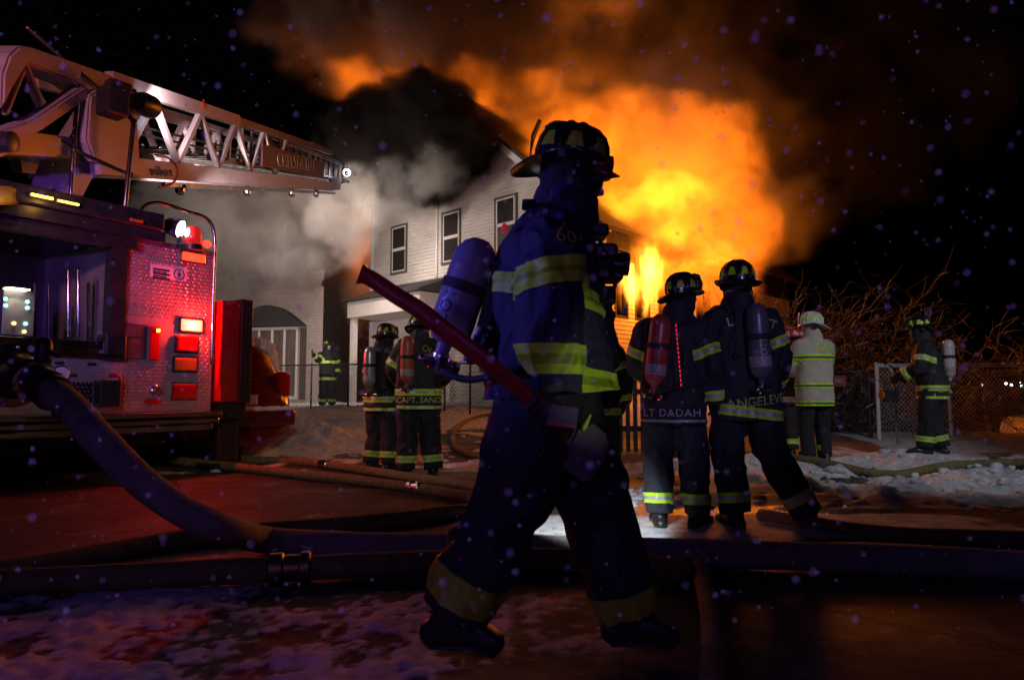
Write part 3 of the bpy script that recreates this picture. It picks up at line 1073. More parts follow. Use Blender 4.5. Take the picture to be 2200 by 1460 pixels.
def rear_lamp(px0, py0, px1, py1, lens, housing=M_STEEL, name='lamp', d=0.05):
    a, b = tl(px0, py0), tl(px1, py1)
    h = bxo(name, (a.x - .02, -.03, a.z + .02), (b.x + .02, -.003, b.z - .02), housing, truck, 0.01)
    bxo('lens', (a.x, -d, a.z), (b.x, -.0305, b.z), lens, h, 0.012)
    bm = bmesh.new()
    n = 12
    for k in range(1, n):
        x = a.x + (b.x - a.x) * k / n
        box(bm, (x - .002, -d - .003, min(a.z, b.z) + .012), (x + .002, -d + .002, max(a.z, b.z) - .012))
    obj('lens_ribs', bm, lens, h)
    return h


rear_lamp(389, 541, 436, 566, M_REDGLOW)
rear_lamp(386, 685, 430, 713, M_REDHOT, M_BLACKMETAL)
rear_lamp(376, 722, 420, 756, M_REDLENS, M_BLACKMETAL)
rear_lamp(372, 768, 418, 797, M_AMBERLENS, M_BLACKMETAL)
rear_lamp(368, 824, 417, 856, M_REDLENS, M_STEEL)
pr = TM @ (tl(408, 698) + V((0, -0.10, 0)))
lamp('red_lamp_glow', 'POINT', pr, (1, 0.015, 0.010), 75, 0.03)
lamp('red_lamp_glow', 'POINT', TM @ (tl(412, 553) + V((0, -0.09, 0))), (1, 0.02, 0.012), 0.8, 0.03)
lamp('red_beam', 'SPOT', TM @ (tl(430, 700) + V((0.03, -0.45, -.02))), (1, 0.02, 0.012), 34, 0.02, TM @ tl(285, 565), 46, 0.35)
# warning plate with lightning symbol
pl = on_rear('warning_plate', 323, 563, 400, 605, M_SIGNWHITE, 0.008, bev=0)
on_rear('red_heading', 325, 565, 368, 575, M_SIGNRED, 0.011, pl, 0)
RM = Matrix(((1, 0, 0, 0), (0, 0, 1, 0), (0, 1, 0, 0), (0, 0, 0, 1)))
def rear_text(name, body_, px, py, size, m, parent=None, off=0.014):
    c = tl(px, py)
    M = Matrix.Translation((c.x, -off, c.z)) @ Matrix.Rotation(pi / 2, 4, 'X')
    return text_obj(name, body_, size, M, m, parent or truck, 0.001)
rear_text('lettering', 'WARNING', 349, 570.5, 0.05, M_SIGNWHITE, pl)
bm = bmesh.new()
for k in range(5):
    a, b = tl(328, 579 + 4.6 * k), tl(364 - 7 * (k % 2), 580.4 + 4.6 * k)
    box(bm, (a.x, -.010, a.z), (b.x, -.0075, b.z))
obj('small_print', bm, M_INK, pl)
c = tl(384, 590)
bm = bmesh.new()
tube(bm, [(c.x + .062 * cos(2 * pi * k / 24), -.010, c.z + .062 * sin(2 * pi * k / 24)) for k in range(25)], 0.005, 6, (0, 1, 0), cap=None)
prism(bm, [(c.x + q[0], -.013, c.z + q[1]) for q in ((.012, .045), (-.022, -.008), (-.002, -.004), (-.012, -.045), (.024, .010), (.004, .006))], (0, .006, 0))
obj('lightning_symbol', bm, M_INK, pl)
# compartment doors, handles, sockets
on_rear('compartment_door', 267, 694, 312, 772, mat('door_metal', (0.2, 0.19, 0.19), 0.35, 0.8, var=0.2), 0.012)
on_rear('compartment_latch', 268, 722, 311, 725, M_BLACKMETAL, 0.02, bev=0)
on_rear('red_panel', 321, 700, 339, 774, M_REDLENS, 0.025)
on_rear('indicator_lamp', 334, 706, 341, 714, M_AMBER, 0.035)
k = on_rear('storage_box', 201, 816, 242, 873, M_BLACKMETAL, 0.16)
on_rear('painted_hatch', 155, 820, 198, 866, M_HATCHSHADE, 0.004, bev=0)  # flat black plate, the shade inside the hatch put into its colour
bm = bmesh.new()
a = tl(240, 806); b = tl(248, 838)
tube(bm, smooth_path([(a.x - .03, -.02, a.z), (a.x + .03, -.07, a.z), (a.x + .055, -.08, (a.z + b.z) / 2), (a.x + .03, -.07, b.z), (a.x - .02, -.02, b.z)], 5), 0.018, 10)
obj('grab_handle', bm, M_REDPAINT, truck, smooth=True)
c = tl(334, 839)
bm = bmesh.new()
lathe(bm, [(.062, 0), (.062, .02), (.05, .03), (.05, .045), (.04, .07), (.0, .07)], align((c.x, -.001, c.z), (0, -1, 0)), 20)
obj('round_socket', bm, M_STEEL, truck, smooth=True, sharp=30)
c = tl(328, 863)
bm = bmesh.new()
prism(bm, [(c.x + sx * .11, -.012, c.z + sz) for sx, sz in ((-1, 0), (-.6, .034), (.6, .034), (1, 0), (.6, -.034), (-.6, -.034))], (0, .010, 0))
obj('red_badge', bm, M_REDLENS, truck)
for px, py in ((196, 782), (155, 806), (126, 779)):
    on_rear('name_plate', px - 9, py - 3.5, px + 9, py + 3.5, M_BLACKMETAL, 0.02, bev=0.003)
c = tl(128, 803)
bm = bmesh.new()
lathe(bm, [(.085, 0), (.085, .03), (.075, .035)], align((c.x, -.001, c.z), (0, -1, 0)), 24)
g = obj('pressure_gauge', bm, M_STEEL, truck)
bm = bmesh.new()
lathe(bm, [(.073, .0355), (.073, .038)], align((c.x, -.001, c.z), (0, -1, 0)), 24)
obj('gauge_face', bm, M_SIGNWHITE, g)
bm = bmesh.new()
bar(bm, (c.x - .04, -.042, c.z - .02), (c.x + .03, -.042, c.z + .02), .006, .004)
obj('needle', bm, M_INK, g)
# tailboard / bumper
bm = bmesh.new()
box(bm, (-2.6, -0.30, 0.66), (-0.03, 0.0, 0.715), bev=0.012); box(bm, (-2.6, -0.27, 0.585), (-0.05, 0.0, 0.64), bev=0.01); box(bm, (-2.6, -0.2, 0.5), (-0.08, 0.0, 0.57), bev=0.01)
obj('tailboard', bm, M_STEEL, truck)
bm = bmesh.new()
box(bm, (-2.3, 0.4, 0.32), (-0.3, 8.0, 0.6))
obj('chassis', bm, M_BLACK, truck)
for x in (-2.3, -0.3):
    for y in (2.6, 8.8):
        bm = bmesh.new()
        lathe(bm, [(.2, -.15), (.48, -.15), (.53, -.1), (.53, .1), (.48, .15), (.2, .15)], align((x, y, .53), (1, 0, 0)), 24)
        w_ = obj('wheel', bm, M_BLACK, truck, smooth=True, sharp=40)
        bm = bmesh.new()
        lathe(bm, [(.25, -.12), (.25, .13), (.12, .17), (.0, .17)], align((x, y, .53), (1, 0, 0)), 18)
        obj('rim', bm, M_STEEL, w_)
# low ledge of the open bay and its fittings
bm = bmesh.new()
box(bm, (-2.6, -0.10, 1.305), (SPL - .02, 0.5, 1.345)); box(bm, (-2.6, -.06, 1.385), (SPL - .08, .5, 1.47), bev=.006); box(bm, (-2.6, -.02, 1.345), (SPL - .08, .45, 1.385))
obj('bay_ledge', bm, M_STEEL, truck)
for px in (147, 168):
    a, b = tl(px, 580, .35), tl(px, 720, .35)
    bm = bmesh.new()
    tube(bm, [(a.x, .35, a.z), (b.x, .35, b.z)], 0.022, 10)
    obj('upright_tube', bm, M_STEEL, truck, smooth=True)
for px in (75, 105, 190):
    a, b = tl(px, 610, .6), tl(px, 735, .6)
    bm = bmesh.new()
    tube(bm, [(a.x, .6, a.z), (b.x, .6, b.z)], 0.018, 8)
    obj('upright_tube', bm, M_BLACKMETAL, truck, smooth=True)
bm = bmesh.new()
a = tl(242, 480, .05); b = tl(222, 770, .05)
box(bm, (SPL - .16, -.05, 1.30), (SPL - .01, .12, 2.60)); box(bm, (SPL - .22, -.1, 1.28), (SPL - .0, .12, 1.56), bev=.02)
obj('door_post', bm, M_BLACKMETAL, truck)
# lit control panel in the bay
a, b = tl(8, 620, .3), tl(72, 722, .3)
cp = bxo('control_panel', (a.x, .3, b.z), (b.x, .42, a.z), mat('panel_face', (0.16, 0.15, 0.15), 0.4, 0.4, var=0.2), truck, 0.01)
a, b = tl(14, 617, .2), tl(62, 624, .2)
bxo('panel_lamp', (a.x, .16, b.z), (b.x, .29, a.z), mat('panel_lamp_glow', (.9, .85, .7), emit=(1, .86, .62), emit_s=9), cp, 0.01)
pz = TM @ (tl(38, 628, .2))
lamp('panel_light', 'SPOT', pz, (1, .85, .6), 4, .02, TM @ tl(40, 690, .28), 110, .6)
for px, py, mname, col in ((13, 642, 'cyan', (.15, 1, .8)), (13, 656, 'cyan', (.15, 1, .8)), (60, 648, 'cyan', (.15, 1, .8)), (60, 661, 'cyan', (.15, 1, .8)), (31, 694, 'yellow', (1, .6, .12)), (56, 695, 'cyan', (.15, 1, .8)), (53, 712, 'yellow', (1, .6, .12))):
    c = tl(px, py, .28)
    bm = bmesh.new()
    bmesh.ops.create_uvsphere(bm, u_segments=10, v_segments=6, radius=.018, matrix=Matrix.Translation((c.x, .29, c.z)))
    obj('indicator_lamp', bm, mat('led_' + mname, col, emit=col, emit_s=5), cp)
# amber bar lights on the roof edge
for px0, py0, px1, py1 in ((62, 410, 115, 434), (119, 424, 170, 446)):
    a, b = tl(px0, py0, -.24), tl(px1, py1, -.24)
    h = bxo('amber_lamp', (a.x, -.25, min(a.z, b.z)), (b.x, -.225, max(a.z, b.z) - .01), M_BLACKMETAL, truck, .006)
    bxo('lens', (a.x + .01, -.275, min(a.z, b.z) + .012), (b.x - .01, -.252, max(a.z, b.z) - .02), M_AMBER, h, .01)
lamp('amber_glow', 'POINT', TM @ (tl(116, 428, -.4)), (1, .5, .06), 1.6, .05)
a, b = tl(272, 470, -.17), tl(300, 478, -.17)
bxo('amber_marker', (a.x, -.26, b.z - .02), (b.x, -.225, a.z), M_AMBERLENS, truck, .008)
# arched grab rail, beacon, work light
bm = bmesh.new()
pts = [tl(x, y, -.10) for x, y in ((300, 470), (306, 447), (325, 436), (350, 437), (405, 455), (438, 466), (455, 483), (462, 515), (461, 560), (458, 640), (455, 780))]
tube(bm, smooth_path(pts, 6), 0.021, 10)
obj('grab_rail', bm, M_STEEL, truck, smooth=True)
c = tl(414, 530, -.02)
bm = bmesh.new()
lathe(bm, [(.13, 0), (.13, .06), (.11, .065), (.11, .07)], Matrix.Translation(c + V((0, 0, -.05))), 20)
bc = obj('beacon', bm, M_BLACKMETAL, truck, smooth=True, sharp=30)
bm = bmesh.new()
lathe(bm, [(.105, .071), (.10, .18), (.085, .26), (.06, .29), (0, .295)], Matrix.Translation(c + V((0, 0, -.05))), 20)
obj('beacon_dome', bm, mat('beacon_red', (0.55, 0.01, 0.01), 0.08, emit=(1, .03, .03), emit_s=0.35, coat=1), bc, smooth=True)
c2 = tl(443, 524, -.1)
bm = bmesh.new()
lathe(bm, [(.0, -.03), (.04, -.02), (.045, .02), (.03, .05), (0, .055)], align(c2, (1, 0, .1)), 12)
obj('marker_lamp', bm, M_REDGLOW, truck, smooth=True)
c3 = tl(388, 492, -.05)
dirw = (V((0.55, -0.75, -0.28))).normalized()
bm = bmesh.new()
lathe(bm, [(0, -.20), (.05, -.2), (.10, -.14), (.118, -.03), (.118, .0), (.105, .004)], align(c3, dirw), 24)
tube(bm, [c3 + V((0, .02, -.08)), c3 + V((0, .03, -.22))], 0.022, 8)
wl = obj('work_light', bm, mat('blue_lamp_housing', (0.05, 0.055, 0.10), 0.3, 0.6), truck, smooth=True, sharp=35)
bm = bmesh.new()
lathe(bm, [(.104, .002), (.08, .014), (0, .02)], align(c3, dirw), 24)
obj('lamp_glass', bm, M_WORKLIGHT, wl, smooth=True)
dw = TM.to_3x3() @ dirw
lamp('work_beam', 'SPOT', TM @ (c3 + dirw * .06), (.8, .88, 1), 60, .05, TM @ (c3 + dirw * 3), 75, .6)

# handrail on the roof edge with a spare flood lamp
bm = bmesh.new()
def hr(px, py): return tl(px, py, -.12)
for pa, pb, r in (((60, 60), (290, 262), .027), ((168, 165), (152, 418), .022), ((287, 262), (268, 452), .026), ((10, 228), (160, 322), .021), ((160, 322), (281, 376), .019)):
    tube(bm, [hr(*pa), hr(*pb)], r, 10)
for p in ((160, 322), (281, 376), (168, 165), (287, 262)):
    q = hr(*p)
    bmesh.ops.create_uvsphere(bm, u_segments=10, v_segments=6, radius=.034, matrix=Matrix.Translation(q))
obj('roof_handrail', bm, mat('dark_chrome', (0.16, 0.15, 0.15), 0.25, 0.9), truck, smooth=True)
bm = bmesh.new()
c = tl(238, 222, -.2)
box(bm, (c.x - .14, -.42, c.z - .17), (c.x + .1, -.16, c.z + .13), bev=.03); box(bm, (c.x - .08, -.36, c.z + .13), (c.x + .14, -.2, c.z + .22), bev=.02)
obj('flood_lamp', bm, M_BLACKMETAL, truck)

# ---------------------------------------------------------------- aerial ladder (part of the truck)
LXN, LXF, EL = -4.5, -5.35, 0.285          # near and far truss planes, rise per metre
ladder = empty('aerial_ladder')
ladder.parent = truck


def toT(p): return TMI @ V(p)


def lad(y, up, x=LXN):
    """point on the ladder: y metres out from the camera plane, up metres above the base chord"""
    return toT((x, y, 3.56 + EL * (y - 8.25) + up))


def lbar(name, a, b, w, h, m, parent=None):
    bm = bmesh.new()
    bar(bm, a, b, w, h, (0, 0, 1))
    return obj(name, bm, m, parent or ladder)


M_LADDARK = mat('dim_ladder_steel', (0.16, 0.13, 0.14), 0.35, 0.5, var=0.15)
H0 = 1.05
for x in (LXN, LXF):
    lbar('lower_chord', lad(7.2, .13, x), lad(16.6, .07, x), .12, .22 if x == LXN else .18, M_WHITEPAINT)
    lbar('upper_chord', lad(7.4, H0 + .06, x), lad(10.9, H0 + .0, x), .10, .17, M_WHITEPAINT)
    lbar('upper_chord', lad(10.9, H0 - .0, x), lad(16.6, H0 - .12, x), .08, .12, M_LADDARK)  # same chord in a darker material, imitating the lamplight falling off
    ys = [7.75 + .62 * k for k in range(9)]
    for k, y in enumerate(ys):
        a, b = (lad(y, .26, x), lad(y + .58, H0 - .05, x)) if k % 2 == 0 else (lad(y - .04, H0 - .05, x), lad(y + .58, .26, x))
        lbar('truss_diagonal', a, b, .07, .07, M_WHITEPAINT)
lbar('slide_rail', lad(8.6, -.06, LXN + .02), lad(16.9, -.10, LXN + .02), .06, .06, M_STEEL)
# inner fly section with upright posts and rungs
XN2, XF2 = LXN - .13, LXF + .13
for x in (XN2, XF2):
    lbar('fly_chord', lad(10.2, .40, x), lad(18.6, .26, x), .07, .10, M_LADDARK)
    lbar('fly_chord', lad(10.6, H0 + .02, x), lad(18.3, H0 - .34, x), .06, .08, M_LADDARK)
    for k in range(17):
        y = 10.9 + .46 * k
        f = (y - 10.6) / 7.7
        lbar('truss_post', lad(y, .42 - .13 * f, x), lad(y + .05, H0 - .36 * f, x), .045, .045, M_WHITEPAINT if y < 12.6 and x == XN2 else M_LADDARK)  # white only on near posts, imitating the reach of the lamp
for k in range(26):
    y = 7.8 + .42 * k
    bm = bmesh.new()
    u = .42 - .02 * max(0, y - 10)
    tube(bm, [lad(y, u, LXF + .06), lad(y, u, LXN - .06)], .02, 8)
    obj('rung', bm, M_STEEL, ladder, smooth=True)
for u in (.62, .72):
    bm = bmesh.new()
    tube(bm, [lad(7.6, u, LXN - .3), lad(16, u - .2, LXN - .3)], .018, 8)
    obj('hydraulic_line', bm, M_BLACK, ladder, smooth=True)
# sign board
bm = bmesh.new()
prism(bm, [lad(11.75, .34, LXN + .08), lad(15.6, .24, LXN + .08), lad(15.6, .62, LXN + .08), lad(11.75, .74, LXN + .08)], toT((0.03, 0, 0)) - toT((0, 0, 0)))
obj('sign_board', bm, mat('maroon_sign', (0.05, 0.009, 0.010), 0.5, var=0.2), ladder)
dirL = (toT((LXN, 15.6, 3.56 + EL * 7.35)) - toT((LXN, 11.75, 3.56 + EL * 3.5))).normalized()
upL = V((0, 0, 1))
nL = dirL.cross(upL).normalized()
def ladder_text(name, s, y, up, size, m, off=.125):
    p = lad(y, up, LXN + off)
    x = dirL
    yv = (upL - x * upL.dot(x)).normalized()
    M = Matrix((x, yv, x.cross(yv))).transposed().to_4x4(); M.translation = p
    return text_obj(name, s, size, M, m, ladder, .004, space=1.15)
ladder_text('lettering', 'CHELSEA FIRE', 13.65, .49, .36, mat('dull_gold', (0.16, 0.09, 0.06), 0.5))
ladder_text('number', '4', 9.55, H0 + .08, .2, M_SIGNRED, .055)
ladder_text('lettering', 'wilburt', 8.45, .10, .17, M_INK, .066)
bm = bmesh.new()
pts = []
for k in range(13):
    a = radians(105 - 200 * k / 12)
    pts.append(lad(8.45 + .42 * cos(a), .10 + .2 * sin(a), LXN + .066))
tube(bm, pts, .014, 6, cap='flat')
obj('red_swoosh', bm, M_SIGNRED, ladder)
# tip: crossbar, hanging lamps, rollers
bm = bmesh.new()
a = lad(18.3, .2)
tube(bm, [lad(18.2, .2, XN2), lad(18.2, .2, XF2)], .03, 8)
tube(bm, [lad(18.2, .22, XN2), lad(18.9, .25, XN2)], .04, 8)
obj('tip_bar', bm, M_BLACKMETAL, ladder, smooth=True)
bm = bmesh.new()
pt = toT(at(745, 372, 17.4))
bmesh.ops.create_uvsphere(bm, u_segments=14, v_segments=10, radius=.075, matrix=Matrix.Translation(pt))
tube(bm, [pt + V((0, 0, .05)), pt + V((0, 0, .2))], .012, 6)
tl_ = obj('tip_lamp', bm, M_BLACKMETAL, ladder, smooth=True)
bm = bmesh.new()
pt2 = toT(at(745, 371, 17.52))
lathe(bm, [(0, -.02), (.09, -.02), (.09, .02), (0, .02)], align(pt2, toT(at(745, 372, 18)) - pt2), 14)
obj('lamp_glass', bm, M_WORKLIGHT, tl_)
bm = bmesh.new()
prism(bm, [lad(16.5, -.05, LXN + .04), lad(17.4, .0, LXN + .04), lad(17.5, .32, LXN + .04), lad(16.5, .26, LXN + .04)], toT((-0.05, 0, 0)) - toT((0, 0, 0)))
obj('end_plate', bm, M_WHITEPAINT, ladder)
for y in (9.1, 11.4, 13.7, 15.4):
    bm = bmesh.new()
    lathe(bm, [(.07, -.05), (.09, -.02), (.09, .02), (.07, .05)], align(lad(y, -.12), toT((1, 0, 0)) - toT((0, 0, 0))), 14)
    obj('roller', bm, M_STEEL, ladder, smooth=True)
# turntable side plates and lifting arm
def ypoly(name, pts, x, thick, m, Yx=None):
    """plate traced on the vertical plane at world x, with thickness"""
    bm = bmesh.new()
    q = [on_plane(px, py, V((x, 0, 0)), V((1, 0, 0))) for px, py in pts]
    prism(bm, [toT(p) for p in q], toT((-thick, 0, 0)) - toT((0, 0, 0)))
    es = [e for e in bm.edges]
    bmesh.ops.bevel(bm, geom=es, offset=.02, segments=2, affect='EDGES')
    return obj(name, bm, m, ladder)
ypoly('side_plate', [(195, 205), (225, 187), (292, 190), (304, 384), (205, 345), (188, 300)], -4.40, .12, M_WHITEPAINT)
ypoly('upper_arm', [(8, 160), (22, 118), (44, 98), (70, 102), (298, 182), (296, 208), (190, 196), (168, 180), (62, 138), (30, 190), (6, 236)], -4.46, .3, M_WHITEPAINT)
ypoly('diagonal_arm', [(0, 280), (70, 258), (180, 186), (200, 205), (90, 282), (0, 318)], -4.44, .16, M_WHITEPAINT)
ypoly('strut', [(52, 136), (62, 134), (104, 228), (92, 232)], -4.50, .06, M_WHITEPAINT)
ypoly('strut', [(52, 140), (62, 150), (22, 250), (10, 244)], -4.52, .06, M_WHITEPAINT)
ypoly('lower_body', [(0, 300), (60, 282), (185, 300), (215, 352), (160, 340), (24, 330), (0, 340)], -4.55, .7, M_WHITEPAINT)
ypoly('pedestal', [(165, 338), (208, 352), (200, 385), (180, 424), (138, 414), (152, 380)], -4.62, .4, M_WHITEPAINT)
ypoly('turntable_base', [(-60, 395), (150, 408), (190, 440), (-60, 440)], -4.7, 1.2, M_BLACKMETAL)
for px, py, r in ((16, 305, .09), (282, 200, .045)):
    c = on_plane(px, py, V((-4.38, 0, 0)), V((1, 0, 0)))
    bm = bmesh.new()
    lathe(bm, [(r, -.12), (r, .05), (r * .6, .06), (0, .06)], align(toT(c), toT((1, 0, 0)) - toT((0, 0, 0))), 16)
    obj('pivot_pin', bm, M_BLACKMETAL, ladder, smooth=True, sharp=30)
bm = bmesh.new()
a = on_plane(308, 224, V((-4.25, 0, 0)), V((1, 0, 0)))
lathe(bm, [(0, -.16), (.10, -.14), (.135, -.02), (.135, .16), (.12, .17)], align(toT(a), toT((0, 1, .2)) - toT((0, 0, 0))), 18)
sl = obj('spot_lamp', bm, M_BLACKMETAL, ladder, smooth=True, sharp=30)
bm = bmesh.new()
lathe(bm, [(0, .165), (.118, .165), (.118, .172), (0, .172)], align(toT(a), toT((0, 1, .2)) - toT((0, 0, 0))), 18)
obj('lamp_glass', bm, M_WORKLIGHT, sl)
# lifting cylinder gleaming inside the arm
bm = bmesh.new()
a, b = on_plane(60, 178, V((-4.8, 0, 0)), V((1, 0, 0))), on_plane(94, 238, V((-4.8, 0, 0)), V((1, 0, 0)))
tube(bm, [toT(a), toT(b)], .06, 12)
obj('lift_cylinder', bm, M_STEEL, ladder, smooth=True)

# ---------------------------------------------------------------- outrigger
def tlw(px, py, y): return tl(px, py, y)
orig = empty('outrigger')
orig.parent = truck
a, b = tlw(459, 634, -.05), tlw(530, 634, -.05)
z0 = 0.80
bm = bmesh.new()
box(bm, (.06, -.10, .82), (.30, .3, 2.06), bev=.01)
obj('outrigger_housing', bm, M_REDPAINT, orig)
bm = bmesh.new()
box(bm, (.302, -.12, .80), (.47, .22, 2.10), bev=.01)
obj('outrigger_door', bm, mat('shaded_red_panel', (.07, .008, .01), .35, coat=.3), orig)  # near black red puts the housing's shaded half into the colour
for i, x in enumerate((.32, .37, .42)):
    bm = bmesh.new()
    box(bm, (x, -.132, .84), (x + .02, -.122, 2.04))
    obj('door_rib', bm, M_BLACKMETAL, orig)
bm = bmesh.new()
box(bm, (.10, -.06, .60), (.46, .26, .815), bev=.02)
obj('outrigger_beam', bm, M_BLACKMETAL, orig)
bm = bmesh.new()
box(bm, (.12, .0, .08), (.40, .2, .62), bev=.02)
obj('jack_post', bm, M_BLACKMETAL, orig)
bm = bmesh.new()
box(bm, (.02, -.12, .012), (.50, .32, .075), bev=.02)
obj('foot_plate', bm, M_BLACKMETAL, orig)

# ---------------------------------------------------------------- parked car behind the truck
CR_ = V((-3.32, 10.35, 0.02))
car = tag(empty('parked_car', CR_, TANG), 'dark red snow covered minivan parked beyond the truck', 'car')
M_CARRED = mat('dark_red_car_paint', (0.12, 0.008, 0.010), 0.2, coat=0.8)
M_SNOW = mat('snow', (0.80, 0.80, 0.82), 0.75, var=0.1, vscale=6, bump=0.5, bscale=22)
CWD = 1.72


def loft(bm, secs, mi=0):
    rings = [[bm.verts.new(p) for p in s] for s in secs]
    for i in range(len(rings) - 1):
        for j in range(len(rings[0])):
            k = (j + 1) % len(rings[0])
            bm.faces.new((rings[i][j], rings[i][k], rings[i + 1][k], rings[i + 1][j])).material_index = mi
    bm.faces.new(list(reversed(rings[0]))); bm.faces.new(rings[-1])
    bmesh.ops.recalc_face_normals(bm, faces=bm.faces[:])


# body cross-sections along the length (y), each a rounded profile across x
def csec(y, zb, zs, zt, ws, wt):
    c = -CWD / 2
    prof = [(-ws, zb), (-ws * 1.01, (zb + zs) / 2), (-ws, zs), (-wt, zt - .08), (-wt * .9, zt - .01), (0, zt + .02), (wt * .9, zt - .01), (wt, zt - .08), (ws, zs), (ws * 1.01, (zb + zs) / 2), (ws, zb)]
    return [(c + x, y, z) for x, z in prof]


bm = bmesh.new()
H = CWD / 2
loft(bm, [csec(-.02, .34, .62, .80, H * .9, H * .82), csec(.04, .30, .80, .95, H * .97, H * .86), csec(.13, .28, .95, 1.25, H, H * .80), csec(.34, .26, .98, 1.62, H, H * .74), csec(.7, .26, .98, 1.70, H, H * .74),
          csec(1.9, .26, .97, 1.72, H, H * .75), csec(2.7, .26, .95, 1.60, H, H * .74), csec(3.35, .28, .93, 1.08, H, H * .85), csec(4.1, .30, .80, .95, H * .97, H * .85), csec(4.5, .34, .62, .72, H * .88, H * .78)])
bmesh.ops.subdivide_edges(bm, edges=bm.edges[:], cuts=1, use_grid_fill=True, smooth=0.6)
obj('car_body', bm, M_CARRED, car, smooth=True, sharp=50)
def plate_on(name, pts, m, th=.02, parent=None):
    bm = bmesh.new()
    prism(bm, pts, (0, th, 0))
    return obj(name, bm, m, parent or car)
plate_on('rear_window', [(-1.5, .155, 1.02), (-.22, .155, 1.02), (-.30, .315, 1.52), (-1.42, .315, 1.52)], M_GLASS, -.02)
bm = bmesh.new()
for i in range(9):
    for j in range(7):
        x, t = -1.56 + 1.4 * i / 8, j / 6
        y, z = .13 + .19 * t, 1.0 + .58 * t
        bmesh.ops.create_icosphere(bm, subdivisions=1, radius=.10 + .02 * random.random(), matrix=Matrix.Translation((x, y + .03, z)) @ Matrix.Diagonal((1.1, .6, 1, 1)))
for i in range(14):
    for j in range(3):
        bmesh.ops.create_icosphere(bm, subdivisions=1, radius=.085 + .03 * random.random(), matrix=Matrix.Translation((-1.5 + 1.3 * i / 13, .4 + .3 * j, 1.66)))
snowbm = bm
SMOOTHSNOW = bm
tag(obj('window_snow', bm, M_SNOW, car, smooth=True), 'snow on the window and roof', kind='stuff')
bm = bmesh.new()
tube(bm, [(-.62, .05, 1.08), (-.9, .02, 1.14), (-1.05, .05, 1.3)], .012, 8)
obj('wiper', bm, M_BLACK, car)
bm = bmesh.new()
box(bm, (-1.70, -.14, .42), (-.02, .1, .66), bev=.05)
bmp = obj('bumper', bm, M_CARRED, car)
bm = bmesh.new()
for i in range(26):
    bmesh.ops.create_icosphere(bm, subdivisions=1, radius=.05 + .02 * random.random(), matrix=Matrix.Translation((-1.66 + 1.62 * i / 25, -.08 + .02 * random.random(), .675)) @ Matrix.Diagonal((1.3, 1, .7, 1)))
tag(obj('bumper_snow', bm, M_SNOW, bmp, smooth=True), 'snow lying along the bumper', kind='stuff')
for x0, x1 in ((-1.68, -1.5), (-.20, -.03)):
    bm = bmesh.new()
    box(bm, (x0, .0, .86), (x1, .2, 1.22), bev=.03)
    obj('tail_lamp', bm, M_REDLENS, car)
bm = bmesh.new()
box(bm, (-1.1, -.03, .74), (-.62, .02, .88))
obj('licence_plate', bm, M_SIGNWHITE, car)
for x in (-1.56, -.16):
    for y in (.85, 3.65):
        bm = bmesh.new()
        lathe(bm, [(.18, -.1), (.30, -.1), (.33, -.06), (.33, .06), (.30, .1), (.18, .1)], align((x, y, .33), (1, 0, 0)), 22)
        w_ = obj('wheel', bm, M_BLACK, car, smooth=True, sharp=40)
        bm = bmesh.new()
        for k in range(5):
            a = 2 * pi * k / 5
            bar(bm, (x + .09 * (1 if x > -1 else -1), y, .33), (x + .09 * (1 if x > -1 else -1), y + .19 * cos(a), .33 + .19 * sin(a)), .05, .03, (1, 0, 0))
        obj('rim', bm, M_STEEL, w_)

# white sedan beyond the fence on the right
CW2 = V((10.4, 13.9, -0.56))
car2 = tag(empty('parked_car', CW2, radians(250)), 'pale snow dusted sedan parked beyond the chain fence', 'car')
bm = bmesh.new()
loft(bm, [csec(-.02, .34, .6, .72, H * .9, H * .82), csec(.06, .28, .78, .92, H * .97, H * .86), csec(.8, .26, .85, 1.0, H, H * .85), csec(1.2, .26, .88, 1.36, H, H * .70), csec(1.9, .26, .88, 1.44, H, H * .70), csec(2.5, .26, .87, 1.40, H, H * .70),
          csec(3.15, .26, .85, .98, H, H * .85), csec(4.1, .28, .74, .84, H * .97, H * .84), csec(4.5, .34, .58, .66, H * .88, H * .78)])
bmesh.ops.subdivide_edges(bm, edges=bm.edges[:], cuts=1, use_grid_fill=True, smooth=0.6)
obj('car_body', bm, mat('white_car_paint', (0.5, 0.49, 0.48), 0.3, coat=.5, var=.1), car2, smooth=True, sharp=50)
for s in (0, -CWD):
    bm = bmesh.new()
    x = s * .86 - (.10 if s == 0 else .14)
    prism(bm, [(x, 1.15, .92), (x, 2.85, .92), (x - (.1 if s == 0 else -.1), 2.5, 1.32), (x - (.1 if s == 0 else -.1), 1.35, 1.32)], (.03 if s == 0 else -.03, 0, 0))
    obj('side_window', bm, M_GLASS, car2)
for x in (-1.56, -.16):
    for y in (.8, 3.6):
        bm = bmesh.new()
        lathe(bm, [(.18, -.1), (.30, -.1), (.32, -.06), (.32, .06), (.30, .1), (.18, .1)], align((x, y, .32), (1, 0, 0)), 20)
        obj('wheel', bm, M_BLACK, car2, smooth=True, sharp=40)

